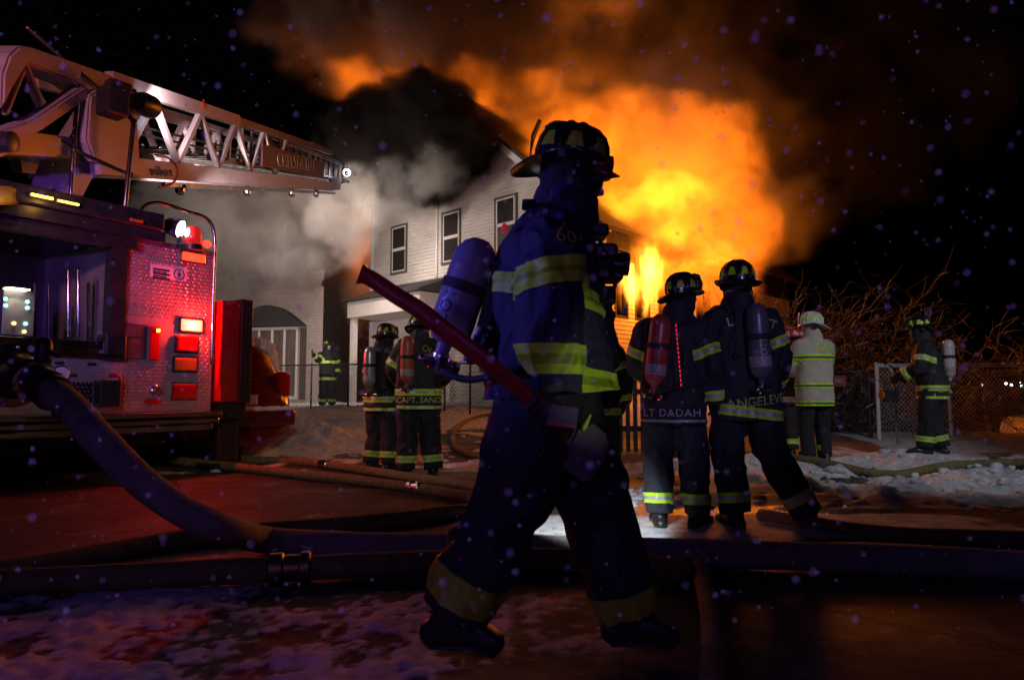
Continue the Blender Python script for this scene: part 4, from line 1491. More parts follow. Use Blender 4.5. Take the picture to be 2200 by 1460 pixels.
# ---------------------------------------------------------------- hoses
M_HOSE = mat('yellow_hose_jacket', (0.20, 0.17, 0.075), 0.8, var=0.35, vscale=14, bump=0.5, bscale=120)
M_HOSEGREY = mat('grey_hose_jacket', (0.24, 0.21, 0.19), 0.8, var=0.3, vscale=9, bump=0.5, bscale=110)
M_HOSEOLD = mat('olive_hose_jacket', (0.16, 0.14, 0.05), 0.8, var=0.35, vscale=10, bump=0.5, bscale=110)
def hose(label, pts, r, m, group='hoses laid across the street', scuff=0.0):
    bm = bmesh.new()
    path = smooth_path(pts, 12)
    k = len(path)
    rr = [(r * (1 + .09 * noise.noise(p * 2.6)), r * (1 + .14 * noise.noise(p * 1.9 + V((5, 0, 0))))) for p in path]
    tube(bm, path, rr, 16, (0, 0, 1))
    o = obj('fire_hose', bm, m, None, smooth=True)
    tag(o, label, 'fire hose', group)
    return o
def gp(px, py, r):
    """centre of a hose lying on the street, seen at px, py"""
    p = ground_at(px, py, r)
    return V((p.x, p.y, r * .98 + snow_depth(p.x, p.y) * .7 + terrain(p.x, p.y)))
# big supply hose dropping from the valve
R1 = 0.078
big = hose('thick grey supply hose dropping from the truck intake valve', [at(96, 828, 3.75), at(150, 872, 3.62), at(215, 945, 3.5), at(300, 1030, 3.45), at(390, 1095, 3.5), at(480, 1134, 3.62)] +
     [gp(x, y, R1) for x, y in ((570, 1158), (700, 1168), (840, 1172), (960, 1172), (1120, 1176), (1300, 1182), (1500, 1188), (1750, 1194), (2000, 1204), (2300, 1220))], R1, M_HOSEGREY)
def coupling(h, pa, pb, r, m=M_STEEL):
    c0, c1 = gp(*pa, r), gp(*pb, r)
    bm = bmesh.new()
    lathe(bm, [(r * 1.02, 0), (r * 1.25, .01), (r * 1.25, .06), (r * 1.08, .07), (r * 1.08, .12), (r * 1.28, .13), (r * 1.28, .17), (r * 1.02, .18)], align(c0, c1 - c0), 18)
    obj('hose_coupling', bm, m, h, smooth=True, sharp=30)
bm = bmesh.new()
d0 = (at(150, 872, 3.62) - at(96, 828, 3.75)).normalized()
lathe(bm, [(.082, .02), (.10, .03), (.10, .06), (.088, .065), (.088, .10), (.10, .105), (.10, .14), (.083, .15)], align(at(90, 824, 3.77), d0), 20)
obj('hose_coupling', bm, M_BLACKMETAL, big, smooth=True, sharp=30)
bm = bmesh.new()
for k in (2.2, 2.9):
    p = at(96, 828, 3.75) + d0 * (.12 * k)
    lathe(bm, [(.0795, -.006), (.0815, 0), (.0795, .006)], align(p + V((0, 0, -.004 * k)), d0), 20)
obj('hose_marking', bm, M_INK, big)
# intake valve: heavy elbow piped back to the truck
vp = at(60, 815, 3.9)
valve = tag(empty('intake_valve', vp), 'heavy black swivel intake valve where the thick grey hose ends', 'valve')
def vtube(name, pts, r, m, n=16):
    bm = bmesh.new(); tube(bm, [V(p) - vp for p in pts], r, n); return obj(name, bm, m, valve, smooth=True)
vtube('valve_body', smooth_path([at(88, 824, 3.78), at(66, 812, 3.85), at(40, 806, 3.95), at(0, 806, 4.2)], 6), [.085] * 6 + [.11] * 7 + [.14] * 6, M_BLACKMETAL)
bm = bmesh.new()
lathe(bm, [(.15, -.04), (.19, -.03), (.19, .03), (.15, .04)], align(at(22, 806, 4.05) - vp, at(40, 806, 3.95) - at(0, 806, 4.2)), 24)
for k in range(8):
    a = 2 * pi * k / 8
    M = align(at(22, 806, 4.05) - vp, at(40, 806, 3.95) - at(0, 806, 4.2))
    q = M @ V((.168 * cos(a), .168 * sin(a), .03))
    bmesh.ops.create_uvsphere(bm, u_segments=8, v_segments=5, radius=.016, matrix=Matrix.Translation(q))
obj('flange', bm, M_STEEL, valve, smooth=True, sharp=35)
bm = bmesh.new()
lathe(bm, [(.10, -.02), (.115, -.012), (.115, .012), (.10, .02)], align(at(74, 816, 3.82) - vp, d0), 20)
obj('swivel_ring', bm, M_STEEL, valve, smooth=True, sharp=35)
vtube('bleeder_cap', [at(92, 775, 3.85), at(94, 740, 3.85)], .045, M_BLACKMETAL)
vtube('handle', [at(94, 752, 3.85), at(128, 764, 3.8)], .014, M_BLACKMETAL, 8)
vtube('supply_pipe', [at(0, 806, 4.2), at(-160, 800, 5.0), TM @ V((-2.75, .2, 1.0))], .13, M_BLACKMETAL)
# the others
hose('dark hose curving in from the left under the thick grey hose', [gp(x, y, .055) for x, y in ((-260, 1262), (-60, 1232), (60, 1214), (200, 1188), (360, 1160), (520, 1142), (640, 1132), (800, 1120), (960, 1102), (1150, 1085))], .055, M_HOSEOLD)
h2 = hose('nearest olive hose lying straight across the slush', [gp(x, y, .062) for x, y in ((-300, 1262), (0, 1252), (220, 1246), (430, 1232), (620, 1220), (780, 1212), (930, 1206), (1100, 1200), (1300, 1205), (1470, 1225))], .062, M_HOSEOLD)
bm = bmesh.new()
c0, c1 = gp(575, 1222, .062), gp(690, 1216, .062)
lathe(bm, [(.064, 0), (.078, .01), (.078, .07), (.068, .08), (.068, .15), (.08, .16), (.08, .2), (.064, .21)], align(c0, c1 - c0), 18)
obj('hose_coupling', bm, mat('brass', (0.25, 0.19, 0.07), 0.4, 0.8), h2, smooth=True, sharp=30)
hy = hose('upper of the pair of yellow hoses curving past the outrigger', [gp(x, y, .05) for x, y in ((60, 950), (220, 960), (350, 968), (520, 985), (660, 992), (800, 1012), (920, 1030), (1010, 1044), (1120, 1062))], .05, M_HOSE)
coupling(hy, (690, 996), (740, 1003), .05)
hy = hose('lower of the pair of yellow hoses nearer the cracked pavement', [gp(x, y, .052) for x, y in ((330, 985), (480, 1000), (640, 1018), (760, 1030), (880, 1046), (1000, 1066), (1150, 1090))], .052, M_HOSE)
coupling(hy, (880, 1046), (930, 1054), .052)
hose('olive hose curling in the snow behind the two close firefighters', [gp(x, y, .045) for x, y in ((1120, 935), (1040, 934), (985, 944), (972, 958), (990, 972), (1060, 985))], .045, M_HOSEOLD)
hose('short hose end standing out of the dark at lower right', [gp(x, y, .045) for x, y in ((1478, 1192), (1500, 1215), (1514, 1262), (1526, 1320), (1532, 1390), (1530, 1480))], .042, M_HOSE)
hose('yellow hose lying in the dark road right of the striding man', [gp(x, y, .05) for x, y in ((1640, 1112), (1760, 1132), (1900, 1146), (2060, 1152), (2300, 1160))], .05, M_HOSE)
hose('hose half buried along the snowy kerb at far right', [gp(x, y, .05) for x, y in ((1450, 978), (1700, 1000), (1900, 1020), (2050, 1012), (2300, 1004))], .05, M_HOSEOLD)

# ---------------------------------------------------------------- chain link fences
M_WIRE = mat('fence_wire', (0.10, 0.10, 0.11), 0.45, 0.6)
M_GALV = mat('galvanised_pipe', (0.72, 0.74, 0.78), 0.45, 0.1, var=0.1)
M_DARKPIPE = mat('dark_pipe', (0.04, 0.04, 0.042), 0.5, 0.3)


def fence(label, pts, h, pipe, wire, wr=.0022, mesh=.075, snow=False, skip=()):
    root = tag(empty('chain_fence', pts[0]), label, 'fence')
    o0 = V(pts[0])
    bmw, bms = bmesh.new(), bmesh.new()
    for i, p in enumerate(pts):
        p = V(p) - o0
        bm = bmesh.new()
        tube(bm, [p - V((0, 0, .1)), p + V((0, 0, h + .04))], .03 if i in (0,) or snow else .022, 10)
        obj('post', bm, pipe, root, smooth=True)
    for i, (a, b) in enumerate(zip(pts, pts[1:])):
        if i in skip: continue
        a, b = V(a) - o0, V(b) - o0
        bm = bmesh.new()
        tube(bm, [a + V((0, 0, h)), b + V((0, 0, h))], .02, 8)
        obj('top_rail', bm, pipe, root, smooth=True)
        u = b - a
        Ln = u.length
        u = u / Ln
        slope = V((0, 0, 1))
        n = int(Ln / mesh)
        k = int(h / mesh)
        for s in (1, -1):
            for q in range(-k, n + 1):
                x0, z0_, x1, z1_ = q * mesh, 0.02, q * mesh + k * mesh, k * mesh
                if x0 < 0: z0_ += -x0; x0 = 0
                if x1 > Ln: z1_ -= x1 - Ln; x1 = Ln
                if x1 - x0 < .03: continue
                if s < 0: x0, x1 = Ln - x0, Ln - x1
                bar(bmw, a + u * x0 + slope * z0_ + V((0, .004 * s, 0)), a + u * x1 + slope * z1_ + V((0, .004 * s, 0)), wr * 2, wr * 2)
        if snow:
            for q in range(int(Ln / .05)):
                if random.random() < .8:
                    bmesh.ops.create_icosphere(bms, subdivisions=1, radius=.022 + .014 * random.random(), matrix=Matrix.Translation(a + u * (q * .05) + V((0, 0, h + .028))) @ Matrix.Diagonal((1.3, 1.1, .8, 1)))
    tag(obj('wire_mesh', bmw, wire, root), kind='stuff')
    if snow:
        tag(obj('rail_snow', bms, M_SNOW, root, smooth=True), 'snow along the rail', kind='stuff')
    else:
        bms.free()
    return root


def fp(px, Y): 
    p = at(px, 860, Y)
    return V((p.x, p.y, terrain(p.x, p.y) + .02))
fence('black chain link fence in front of the two houses', [fp(585, 17.2), fp(668, 16.8), fp(748, 16.4), fp(840, 16.0), fp(955, 14.8), fp(1010, 14.5), fp(1090, 14.2)], 1.15, M_DARKPIPE, M_WIRE, .003, .085)
f2 = fence('galvanised chain fence with snow along its top rail', [fp(1886, 10.8), fp(2040, 11.0), fp(2250, 11.3)], 1.18, M_GALV, mat('frosted_wire', (.5, .5, .53), .5, .3), .0028, .075, snow=True)
fence('low dark chain fence left of the white gate post', [fp(1868, 11.0), fp(1790, 11.6), fp(1700, 12.4), fp(1560, 13.8)], 1.05, M_DARKPIPE, M_WIRE, .003, .08)
# slatted gate behind the striding man
p0 = fp(1330, 10.2)
g = tag(empty('wooden_gate', p0), 'dark picket gate glimpsed between the firefighters', 'gate')
for k in range(7):
    bm = bmesh.new()
    x = -.12 + .11 * k
    box(bm, (x, 0, 0), (x + .06, .03, 1.05 + .03 * (k % 2)))
    obj('slat', bm, M_CHAR, g)
for z in (.3, .85):
    bxo('gate_rail', (-.16, .032, z), (.64, .07, z + .08), M_CHAR, g)
# notice on the dark fence
sp_ = at(1803, 818, 11.3)
s_ = tag(empty('notice_sign', sp_), 'small red notice wired to the dark fence beside the white coat', 'sign')
bm = bmesh.new(); box(bm, (-.13, -.012, -.09), (.13, .0, .09)); obj('board', bm, mat('faded_red', (.28, .06, .06), .5), s_)
M_ = Matrix.Rotation(pi / 2, 4, 'X'); M_.translation = (0, -.016, 0)
text_obj('lettering', 'NO', .10, M_, M_SIGNWHITE, s_, .001)

# ---------------------------------------------------------------- snowy shrubs and tree
M_BARK = mat('wet_bark', (0.07, 0.05, 0.038), 0.8, var=0.4, vscale=10, bump=0.6, bscale=25)
M_TWIG = mat('twig', (0.08, 0.06, 0.045), 0.7, var=0.3)
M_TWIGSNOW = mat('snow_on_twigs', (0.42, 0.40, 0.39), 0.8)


def tree(label, base, height, spread, lean, n_limb, seed, trunk_r=.11, density=1.0, cat='tree', tw=.0042):
    rnd = random.Random(seed)
    root = tag(empty('snowy_tree', base), label, cat)
    bmt, bmb, bmtw, bmsn = bmesh.new(), bmesh.new(), bmesh.new(), bmesh.new()
    top = V((lean[0] * .4, lean[1] * .4, height * .42))
    tube(bmt, smooth_path([(0, 0, -.1), top * .3 + V((.05, 0, 0)), top * .7 - V((.06, 0, 0)), top], 5), [trunk_r * (1.3 - .7 * k / 15) for k in range(16)], 10)
    obj('trunk', bmt, M_BARK, root, smooth=True)
    def twig(p, d, Ln, r, depth):
        q = p
        n = 4
        pts = [p]
        for k in range(n):
            d = (d + V((rnd.gauss(0, .22), rnd.gauss(0, .22), rnd.gauss(-.02, .16)))).normalized()
            q = q + d * (Ln / n)
            pts.append(q)
        for k in range(n):
            rr = r * (1 - .6 * k / n)
            bar(bmtw if depth else bmb, pts[k], pts[k + 1], rr * 2, rr * 2, (.3, .9, .2))
            if depth and rnd.random() < .45:
                m_ = (pts[k] + pts[k + 1]) / 2 + V((0, 0, rr * 1.2))
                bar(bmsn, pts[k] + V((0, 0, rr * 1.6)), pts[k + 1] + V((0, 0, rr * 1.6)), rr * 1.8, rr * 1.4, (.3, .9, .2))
        if depth < 2:
            for k in range(int((9 if depth == 0 else 6) * density + .5)):
                t = rnd.uniform(.2, 1) * n
                i = min(int(t), n - 1)
                pp = pts[i].lerp(pts[i + 1], t - i)
                dd = (d + V((rnd.gauss(0, .8), rnd.gauss(0, .8), rnd.gauss(.1, .55)))).normalized()
                twig(pp, dd, Ln * rnd.uniform(.4, .65), max(tw, r * .4), depth + 1)
    for k in range(n_limb):
        a = 2 * pi * k / n_limb + rnd.uniform(-.4, .4)
        st = top * rnd.uniform(.45, 1)
        d = V((cos(a) * spread + lean[0], sin(a) * spread + lean[1], rnd.uniform(.1, 1.0))).normalized()
        twig(st, d, height * rnd.uniform(.42, .72), trunk_r * .2, 0)
    obj('branches', bmb, M_BARK, root)
    tag(obj('twigs', bmtw, M_TWIG, root), kind='stuff')
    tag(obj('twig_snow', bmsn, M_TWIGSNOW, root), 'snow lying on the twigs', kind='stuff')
    return root


def tp(px, Y): 
    p = at(px, 850, Y); return (p.x, p.y, terrain(p.x, p.y))
tree('snow dusted bare tree with a dark trunk behind the white coated chief', tp(1835, 12.2), 2.9, 1.2, (.1, 0, 0), 15, 3, .13, 1.0)
tree('tangled bare tree glowing orange beside the fire', tp(1690, 14.2), 2.9, 1.0, (-.1, 0, 0), 17, 5, .10, 1.0)
tree('low bare tree with snowy boughs reaching right of the gate post', tp(1960, 12.8), 3.1, 1.7, (.55, -.1, 0), 10, 9, .09, .7)
tree('dim bare tree standing against the black sky at right', tp(2120, 16.5), 4.2, 1.2, (.1, 0, 0), 8, 11, .09, .6)
# low clipped bush by the trunk
def bush(label, base, r, n, seed):
    rnd = random.Random(seed)
    root = tag(empty('snowy_shrub', base), label, 'shrub')
    bm, bs = bmesh.new(), bmesh.new()
    for k in range(n):
        a = rnd.uniform(0, 2 * pi); e = rnd.uniform(.1, 1.5)
        d = V((cos(a) * cos(e), sin(a) * cos(e), sin(e)))
        p = V((0, 0, .05)); L_ = r * rnd.uniform(.5, 1.1)
        for i in range(3):
            q = p + (d + V((rnd.gauss(0, .3), rnd.gauss(0, .3), rnd.gauss(0, .2)))) * L_ / 3
            bar(bm, p, q, .012, .012, (.3, .9, .1))
            for _ in range(2):
                w = q + V((rnd.gauss(0, .1), rnd.gauss(0, .1), rnd.gauss(.03, .1)))
                bar(bm, q, w, .007, .007, (.3, .9, .1))
                if rnd.random() < .3: bar(bs, q + V((0, 0, .01)), w + V((0, 0, .01)), .012, .01, (.3, .9, .1))
            p = q
    tag(obj('stems', bm, M_TWIG, root), kind='stuff')
    tag(obj('stem_snow', bs, M_TWIGSNOW, root), 'snow on the stems', kind='stuff')
bush('dense leafless shrub between the chief and the gate post', tp(1790, 11.9), 1.0, 150, 2)
bush('low shrub in the orange glow right of the gate post', tp(1930, 12.0), .7, 90, 4)
bush('twiggy shrub under the tree nearest the fire', tp(1660, 12.8), 1.0, 130, 6)
# far street lights across the valley
M_FAR = mat('far_lamp', (1, 1, 1), emit=(.8, .95, 1), emit_s=6)
FARL = ['tiny valley lamp standing apart, leftmost of the far lamps', 'tiny valley lamp second from the left of the far lamps', 'tiny valley lamp third from the left, middle of the far lamps', 'highest tiny valley lamp, fourth from the left', 'rightmost and lowest tiny valley lamp at the frame edge']
for i, (px, py) in enumerate(((2108, 828), (2160, 826), (2172, 829), (2190, 824), (2195, 831))):
    p = at(px, py, 60)
    r_ = tag(empty('far_street_lamp', (p.x, p.y, 0)), FARL[i], 'street lamp', 'far lamps across the valley')
    bm = bmesh.new(); tube(bm, [(0, 0, -.3), (0, 0, p.z)], .06, 6); obj('pole', bm, M_DARKPIPE, r_)
    bm = bmesh.new(); bmesh.ops.create_uvsphere(bm, u_segments=8, v_segments=6, radius=.11, matrix=Matrix.Translation((0, -.05, p.z + .1))); obj('lamp_globe', bm, M_FAR, r_)
# ---------------------------------------------------------------- people
M_COAT = mat('black_turnout_cloth', (0.020, 0.020, 0.026), 0.75, var=0.35, vscale=7, bump=0.25, bscale=160)
M_NAVYLIT = mat('blue_lit_navy_cloth', (0.022, 0.022, 0.055), 0.72, var=0.3, vscale=7, bump=0.3, bscale=170)  # navy cloth made bluer, part of the blue lamplight is in the colour
M_PANTS = mat('black_trouser_cloth', (0.017, 0.017, 0.022), 0.8, var=0.35, vscale=7, bump=0.25, bscale=160)
M_BLUEPANTS = mat('dark_blue_trouser_cloth', (0.020, 0.023, 0.036), 0.8, var=0.35, vscale=6, bump=0.25, bscale=150)
M_TAN = mat('pale_tan_coat_cloth', (0.52, 0.47, 0.40), 0.8, var=0.12, vscale=6, bump=0.25, bscale=150)
M_BOOT = mat('black_boot_rubber', (0.016, 0.016, 0.018), 0.4, var=0.3)
M_SOLE = mat('yellow_boot_sole', (0.62, 0.55, 0.08), 0.6)
M_GLOVE = mat('dark_leather_glove', (0.030, 0.026, 0.023), 0.65, var=0.4, bump=0.3, bscale=60)
M_SKIN = mat('skin', (0.42, 0.25, 0.18), 0.5, var=0.1)
M_HOOD = mat('dark_knit_hood', (0.022, 0.020, 0.024), 0.9, bump=0.3, bscale=90)
M_PALEHOOD = mat('pale_knit_hood', (0.42, 0.34, 0.30), 0.9, var=0.15, bump=0.3, bscale=90)
M_LIME = mat('lime_reflective_trim', (0.52, 0.86, 0.015), 0.42, var=0.22, vscale=20, bump=0.2, bscale=240, sheen=0.3)
M_SILVER = mat('silver_reflective_trim', (0.50, 0.50, 0.50), 0.38, 0.3, var=0.2, vscale=20, bump=0.2, bscale=240)
M_OLIVE = mat('olive_reflective_trim', (0.34, 0.42, 0.03), 0.45, var=0.2, vscale=20)
M_HBLACK = mat('black_helmet_leather', (0.014, 0.014, 0.016), 0.28, coat=0.4, var=0.3)
M_HWHITE = mat('white_helmet_shell', (0.66, 0.65, 0.66), 0.3, coat=0.3, var=0.08)
M_HRED = mat('red_helmet_shell', (0.45, 0.03, 0.025), 0.3, coat=0.3)
M_TANKGREY = mat('grey_air_cylinder', (0.21, 0.19, 0.24), 0.38, var=0.2, vscale=6)
M_TANKDARK = mat('dark_air_cylinder', (0.10, 0.10, 0.11), 0.35, var=0.2, vscale=6)
M_TANKREDLIT = mat('red_lit_cylinder', (0.36, 0.05, 0.04), 0.35, var=0.2, vscale=6)  # red light falling on the cylinder is put into its colour
M_STRAP = mat('black_webbing', (0.016, 0.016, 0.018), 0.7, bump=0.2, bscale=140)
M_DECAL = mat('lime_lettering', (0.52, 0.58, 0.14), 0.6)
M_DECALW = mat('pale_lettering', (0.55, 0.55, 0.55), 0.6)
M_AXERED = mat('red_axe_handle', (0.30, 0.014, 0.012), 0.35, var=0.3, vscale=9, bump=0.1)


def remesh(bm, voxel, smooth=4):
    """one continuous skin round everything in bm"""
    me = bpy.data.meshes.new('shape')
    bm.to_mesh(me); bm.free()
    o = bpy.data.objects.new('shape', me)
    COL.objects.link(o)
    m = o.modifiers.new('r', 'REMESH'); m.mode = 'VOXEL'; m.voxel_size = voxel; m.adaptivity = 0
    if smooth:
        s = o.modifiers.new('s', 'SMOOTH'); s.factor = 0.5; s.iterations = smooth
    dg = bpy.context.evaluated_depsgraph_get()
    out = bpy.data.meshes.new_from_object(o.evaluated_get(dg))
    bpy.data.objects.remove(o); bpy.data.meshes.remove(me)
    return out


def wrinkle(me, amp, scale=6.0, seed=0.0, zs=1.0):
    """cloth folds and creases"""
    ns = [v.normal.copy() for v in me.vertices]
    for v, n in zip(me.vertices, ns):
        p = v.co
        q = V((p.x * scale + seed, p.y * scale, p.z * scale * zs))
        w = V((noise.noise(q * .6), noise.noise(q * .6 + V((9, 0, 0))), noise.noise(q * .6 + V((0, 9, 0))))) * 1.2
        a = 1 - abs(noise.noise(q + w)) * 3.2
        b = noise.noise(q * 2.3 + w)
        v.co = p + n * (amp * (0.9 * max(-1, a) + 0.4 * b - 0.3))


def cut(me, p, n, fill=True):
    """remove what lies beyond the plane (on the side n points to)"""
    bm = bmesh.new(); bm.from_mesh(me)
    r = bmesh.ops.bisect_plane(bm, geom=bm.verts[:] + bm.edges[:] + bm.faces[:], plane_co=p, plane_no=n, clear_outer=True)
    if fill:
        es = [e for e in r['geom_cut'] if isinstance(e, bmesh.types.BMEdge)]
        bmesh.ops.holes_fill(bm, edges=es)
    bm.to_mesh(me); bm.free()


def band(name, me, p, axis, hw, rad, parent, mats=None, off=0.005, third=0.34, front=None):
    """reflective tape hugging a sleeve, leg or coat: the slice of its surface round p, lifted off the cloth"""
    mats = mats or [M_LIME, M_SILVER]
    p, axis = V(p), V(axis).normalized()
    bm = bmesh.new(); bm.from_mesh(me)
    far = [f for f in bm.faces if (f.calc_center_median() - p).length > rad * 1.6 + hw]
    bmesh.ops.delete(bm, geom=far, context='FACES')
    def G(): return bm.verts[:] + bm.edges[:] + bm.faces[:]
    bmesh.ops.bisect_plane(bm, geom=G(), plane_co=p + axis * hw, plane_no=axis, clear_outer=True)
    bmesh.ops.bisect_plane(bm, geom=G(), plane_co=p - axis * hw, plane_no=axis, clear_inner=True)
    for s in (1, -1):
        bmesh.ops.bisect_plane(bm, geom=G(), plane_co=p + axis * (hw * third * s), plane_no=axis)
    kill = []
    for f in bm.faces:
        c = f.calc_center_median() - p
        if (c - axis * c.dot(axis)).length > rad or abs(f.normal.dot(axis)) > .93: kill.append(f)
    if front is not None: kill += [f for f in bm.faces if f.calc_center_median().x < front and f not in kill]
    bmesh.ops.delete(bm, geom=list(set(kill)), context='FACES')
    if not bm.faces: bm.free(); return None
    bm.normal_update()
    for f in bm.faces:
        f.material_index = 1 if abs((f.calc_center_median() - p).dot(axis)) < hw * third else 0
    for v in bm.verts: v.co += v.normal * off
    bmesh.ops.solidify(bm, geom=bm.faces[:], thickness=.002)
    return obj(name, bm, mats, parent, smooth=True, sharp=60)


def decal(name, s, me, c, d, right, up, size, m, parent, space=1.0, off=0.005):
    """lettering printed on cloth: laid on the surface along direction d"""
    t = text_mesh(s, size, 0.0, space=space)
    bm = bmesh.new(); bm.from_mesh(t); bpy.data.meshes.remove(t)
    bmesh.ops.subdivide_edges(bm, edges=[e for e in bm.edges if e.calc_length() > size * .15], cuts=2)
    bmesh.ops.triangulate(bm, faces=bm.faces[:])
    src = bmesh.new(); src.from_mesh(me)
    bvh = BVHTree.FromBMesh(src); src.free()
    right, up, d = V(right).normalized(), V(up).normalized(), V(d).normalized()
    for v in bm.verts:
        q = V(c) + right * v.co.x + up * v.co.y
        h = bvh.ray_cast(q - d * .6, d)
        if h[0] is not None and h[1] is not None:
            v.co = h[0] - d * off
        else:
            v.co = q
    bm.verts.ensure_lookup_table()
    for f in bm.faces: f.material_index = 0
    me2 = bpy.data.meshes.new(name)
    bm.to_mesh(me2); bm.free()
    return link_mesh(name, me2, m, parent)


def glove(parent, wr, d, palm, side, size=1.0, grip=None, voxel=.0055):
    """a gloved hand: palm, four fingers and a thumb. d: from wrist to knuckles; palm: palm normal; side: towards the thumb"""
    bm = bmesh.new()
    d, palm, side = V(d).normalized(), V(palm).normalized(), V(side).normalized()
    s = size
    kn = V(wr) + d * .085 * s
    tube(bm, [V(wr) - d * .05 * s, V(wr) + d * .01 * s, kn], [(.036 * s, .028 * s), (.036 * s, .024 * s), (.046 * s, .022 * s)], 12, side)
    for i, (o, l) in enumerate(((.034, .066), (.0115, .076), (-.0115, .070), (-.034, .054))):
        p = kn + side * o * s
        pts = [p - d * .02 * s, p]
        dd = d.copy()
        for k in range(3):
            dd = (dd * cos(.42) + palm * sin(.42)).normalized() if grip is None else (dd * cos(1.0) + palm * sin(1.0)).normalized()
            # keep bending in the plane of d and palm
            pts.append(pts[-1] + dd * l * s * (.42, .33, .25)[k])
            ax = d.cross(palm)
            palm_k = dd.cross(ax) * -1
            palm2 = palm_k if palm_k.dot(palm) > -2 else palm
            q = Matrix.Rotation(.42 if grip is None else 1.0, 3, ax)
            dd_next = q @ dd
            dd = (dd + (dd_next - dd) * 0).normalized()
        # rebuild with explicit curl
        pts = [p - d * .02 * s, p]
        a = 0.0
        for k in range(3):
            a += .34 if grip is None else .95
            pts.append(pts[-1] + (d * cos(a) + palm * sin(a)) * l * s * (.42, .33, .25)[k])
        tube(bm, pts, [.0125 * s, .0125 * s, .012 * s, .011 * s, .0095 * s], 8)
    t0 = V(wr) + d * .025 * s + side * .028 * s
    tube(bm, [t0, t0 + (side * .6 + d * .6 + palm * .25).normalized() * .035 * s, t0 + (side * .45 + d * .8 + palm * .5).normalized() * .066 * s, t0 + (side * .25 + d * .9 + palm * .75).normalized() * .09 * s], [.015 * s, .014 * s, .0125 * s, .0105 * s], 8)
    me = remesh(bm, voxel, 2)
    return link_mesh('glove', me, M_GLOVE, parent, True)


def helmet(parent, c, up, fwd, shell, patches=M_LIME, shield=1, s=1.0, shield_m=None, name='helmet', lamp_side=0):
    """traditional broad-brimmed fire helmet: ribbed dome, long rear brim, front piece, reflective trapezoids"""
    fwd = V(fwd).normalized(); up = V(up).normalized()
    fwd = (fwd - up * fwd.dot(up)).normalized()
    rt = fwd.cross(up)
    M = Matrix((rt, fwd, up)).transposed().to_4x4(); M.translation = V(c)
    M = M @ Matrix.Scale(s, 4)
    prof = [(.130, -.01), (.131, .03), (.126, .066), (.110, .102), (.082, .130), (.045, .147), (0.001, .152)]
    SX, SY = .87, 1.08
    bm = bmesh.new()
    lathe(bm, prof, M, 28, 0, SX, SY)
    # brim
    na, rings = 40, []
    for r in range(4):
        ring = []
        for k in range(na):
            a = 2 * pi * k / na
            ca, sa = cos(a), sin(a)
            inner = V((.128 * SX * ca, .128 * SY * sa, -.004))
            back = max(0, -sa)
            outer = V((.160 * ca, (.168 if sa > 0 else .222) * sa, -.012 + .018 * abs(ca) ** 2 - .062 * back ** 1.5 - .012 * max(0, sa)))
            t = r / 3
            ring.append(bm.verts.new(M @ (inner.lerp(outer, t) + V((0, 0, .008 * sin(pi * t))))))
        rings.append(ring)
    top = []
    for r in range(3):
        for k in range(na):
            top.append(bm.faces.new((rings[r][k], rings[r + 1][k], rings[r + 1][(k + 1) % na], rings[r][(k + 1) % na])))
    bmesh.ops.recalc_face_normals(bm, faces=top)
    bmesh.ops.solidify(bm, geom=top, thickness=.006 * s)
    h = obj(name, bm, shell, parent, smooth=True, sharp=40)
    def dome(a, z):
        for (r0, z0), (r1, z1) in zip(prof, prof[1:]):
            if z0 <= z <= z1:
                r = r0 + (r1 - r0) * (z - z0) / (z1 - z0)
                return V((r * SX * cos(a), r * SY * sin(a), z))
        return V((0, 0, .152))
    bm = bmesh.new()
    for k in range(8):
        a = pi / 8 + 2 * pi * k / 8
        pts = [M @ (dome(a, z) * 1.012) for z in (.0, .035, .066, .102, .13, .147)] + [M @ V((0, 0, .155))]
        tube(bm, pts, [.0065 * s] * 5 + [.006 * s] * 2, 6)
    obj('comb_ribs', bm, shell, h, smooth=True)
    for k in range(8):
        a = pi / 8 + 2 * pi * (k + .5) / 8
        bm = bmesh.new()
        g = [[M @ (dome(a + da * w, z) * 1.012) for da, w in ((-.24, 1 - .45 * i / 3), (0, 1), (.24, 1 - .45 * i / 3))] for i, z in enumerate((.030, .048, .066, .088))]
        gv = [[bm.verts.new(p) for p in row] for row in g]
        for i in range(3):
            for j in range(2): bm.faces.new((gv[i][j], gv[i][j + 1], gv[i + 1][j + 1], gv[i + 1][j]))
        bmesh.ops.recalc_face_normals(bm, faces=bm.faces[:])
        bmesh.ops.solidify(bm, geom=bm.faces[:], thickness=.002 * s)
        obj('reflector', bm, patches, h)
    bm = bmesh.new()
    y0 = .128 * SY * shield
    prism(bm, [M @ V(q) for q in ((-.045, y0 + .012 * shield, .0), (.045, y0 + .012 * shield, .0), (.062, y0 + .02 * shield, .06), (.05, y0 + .004 * shield, .13), (0, y0 - .004 * shield, .148), (-.05, y0 + .004 * shield, .13), (-.062, y0 + .02 * shield, .06))], M.to_3x3() @ V((0, .007 * shield, 0)))
    bmesh.ops.bevel(bm, geom=bm.edges[:], offset=.002 * s, segments=1, affect='EDGES')
    obj('front_piece', bm, shield_m or shell, h)
    bm = bmesh.new()
    tube(bm, smooth_path([M @ V(q) for q in ((0, .115 * shield, .125), (0, .085 * shield, .150), (0, .03 * shield, .155))], 4), .006 * s, 6)
    obj('crest_hook', bm, M_BLACKMETAL, h, smooth=True)
    bm = bmesh.new()
    pts = [M @ V((.118 * cos(a), .135 * sin(a), -.05)) for a in [radians(195 + 150 * k / 12) for k in range(13)]]
    tube(bm, pts, (.032 * s, .010 * s), 8, M.to_3x3() @ V((0, 0, 1)))
    obj('ear_flap', bm, M_HOOD, h, smooth=True)
    return h, M


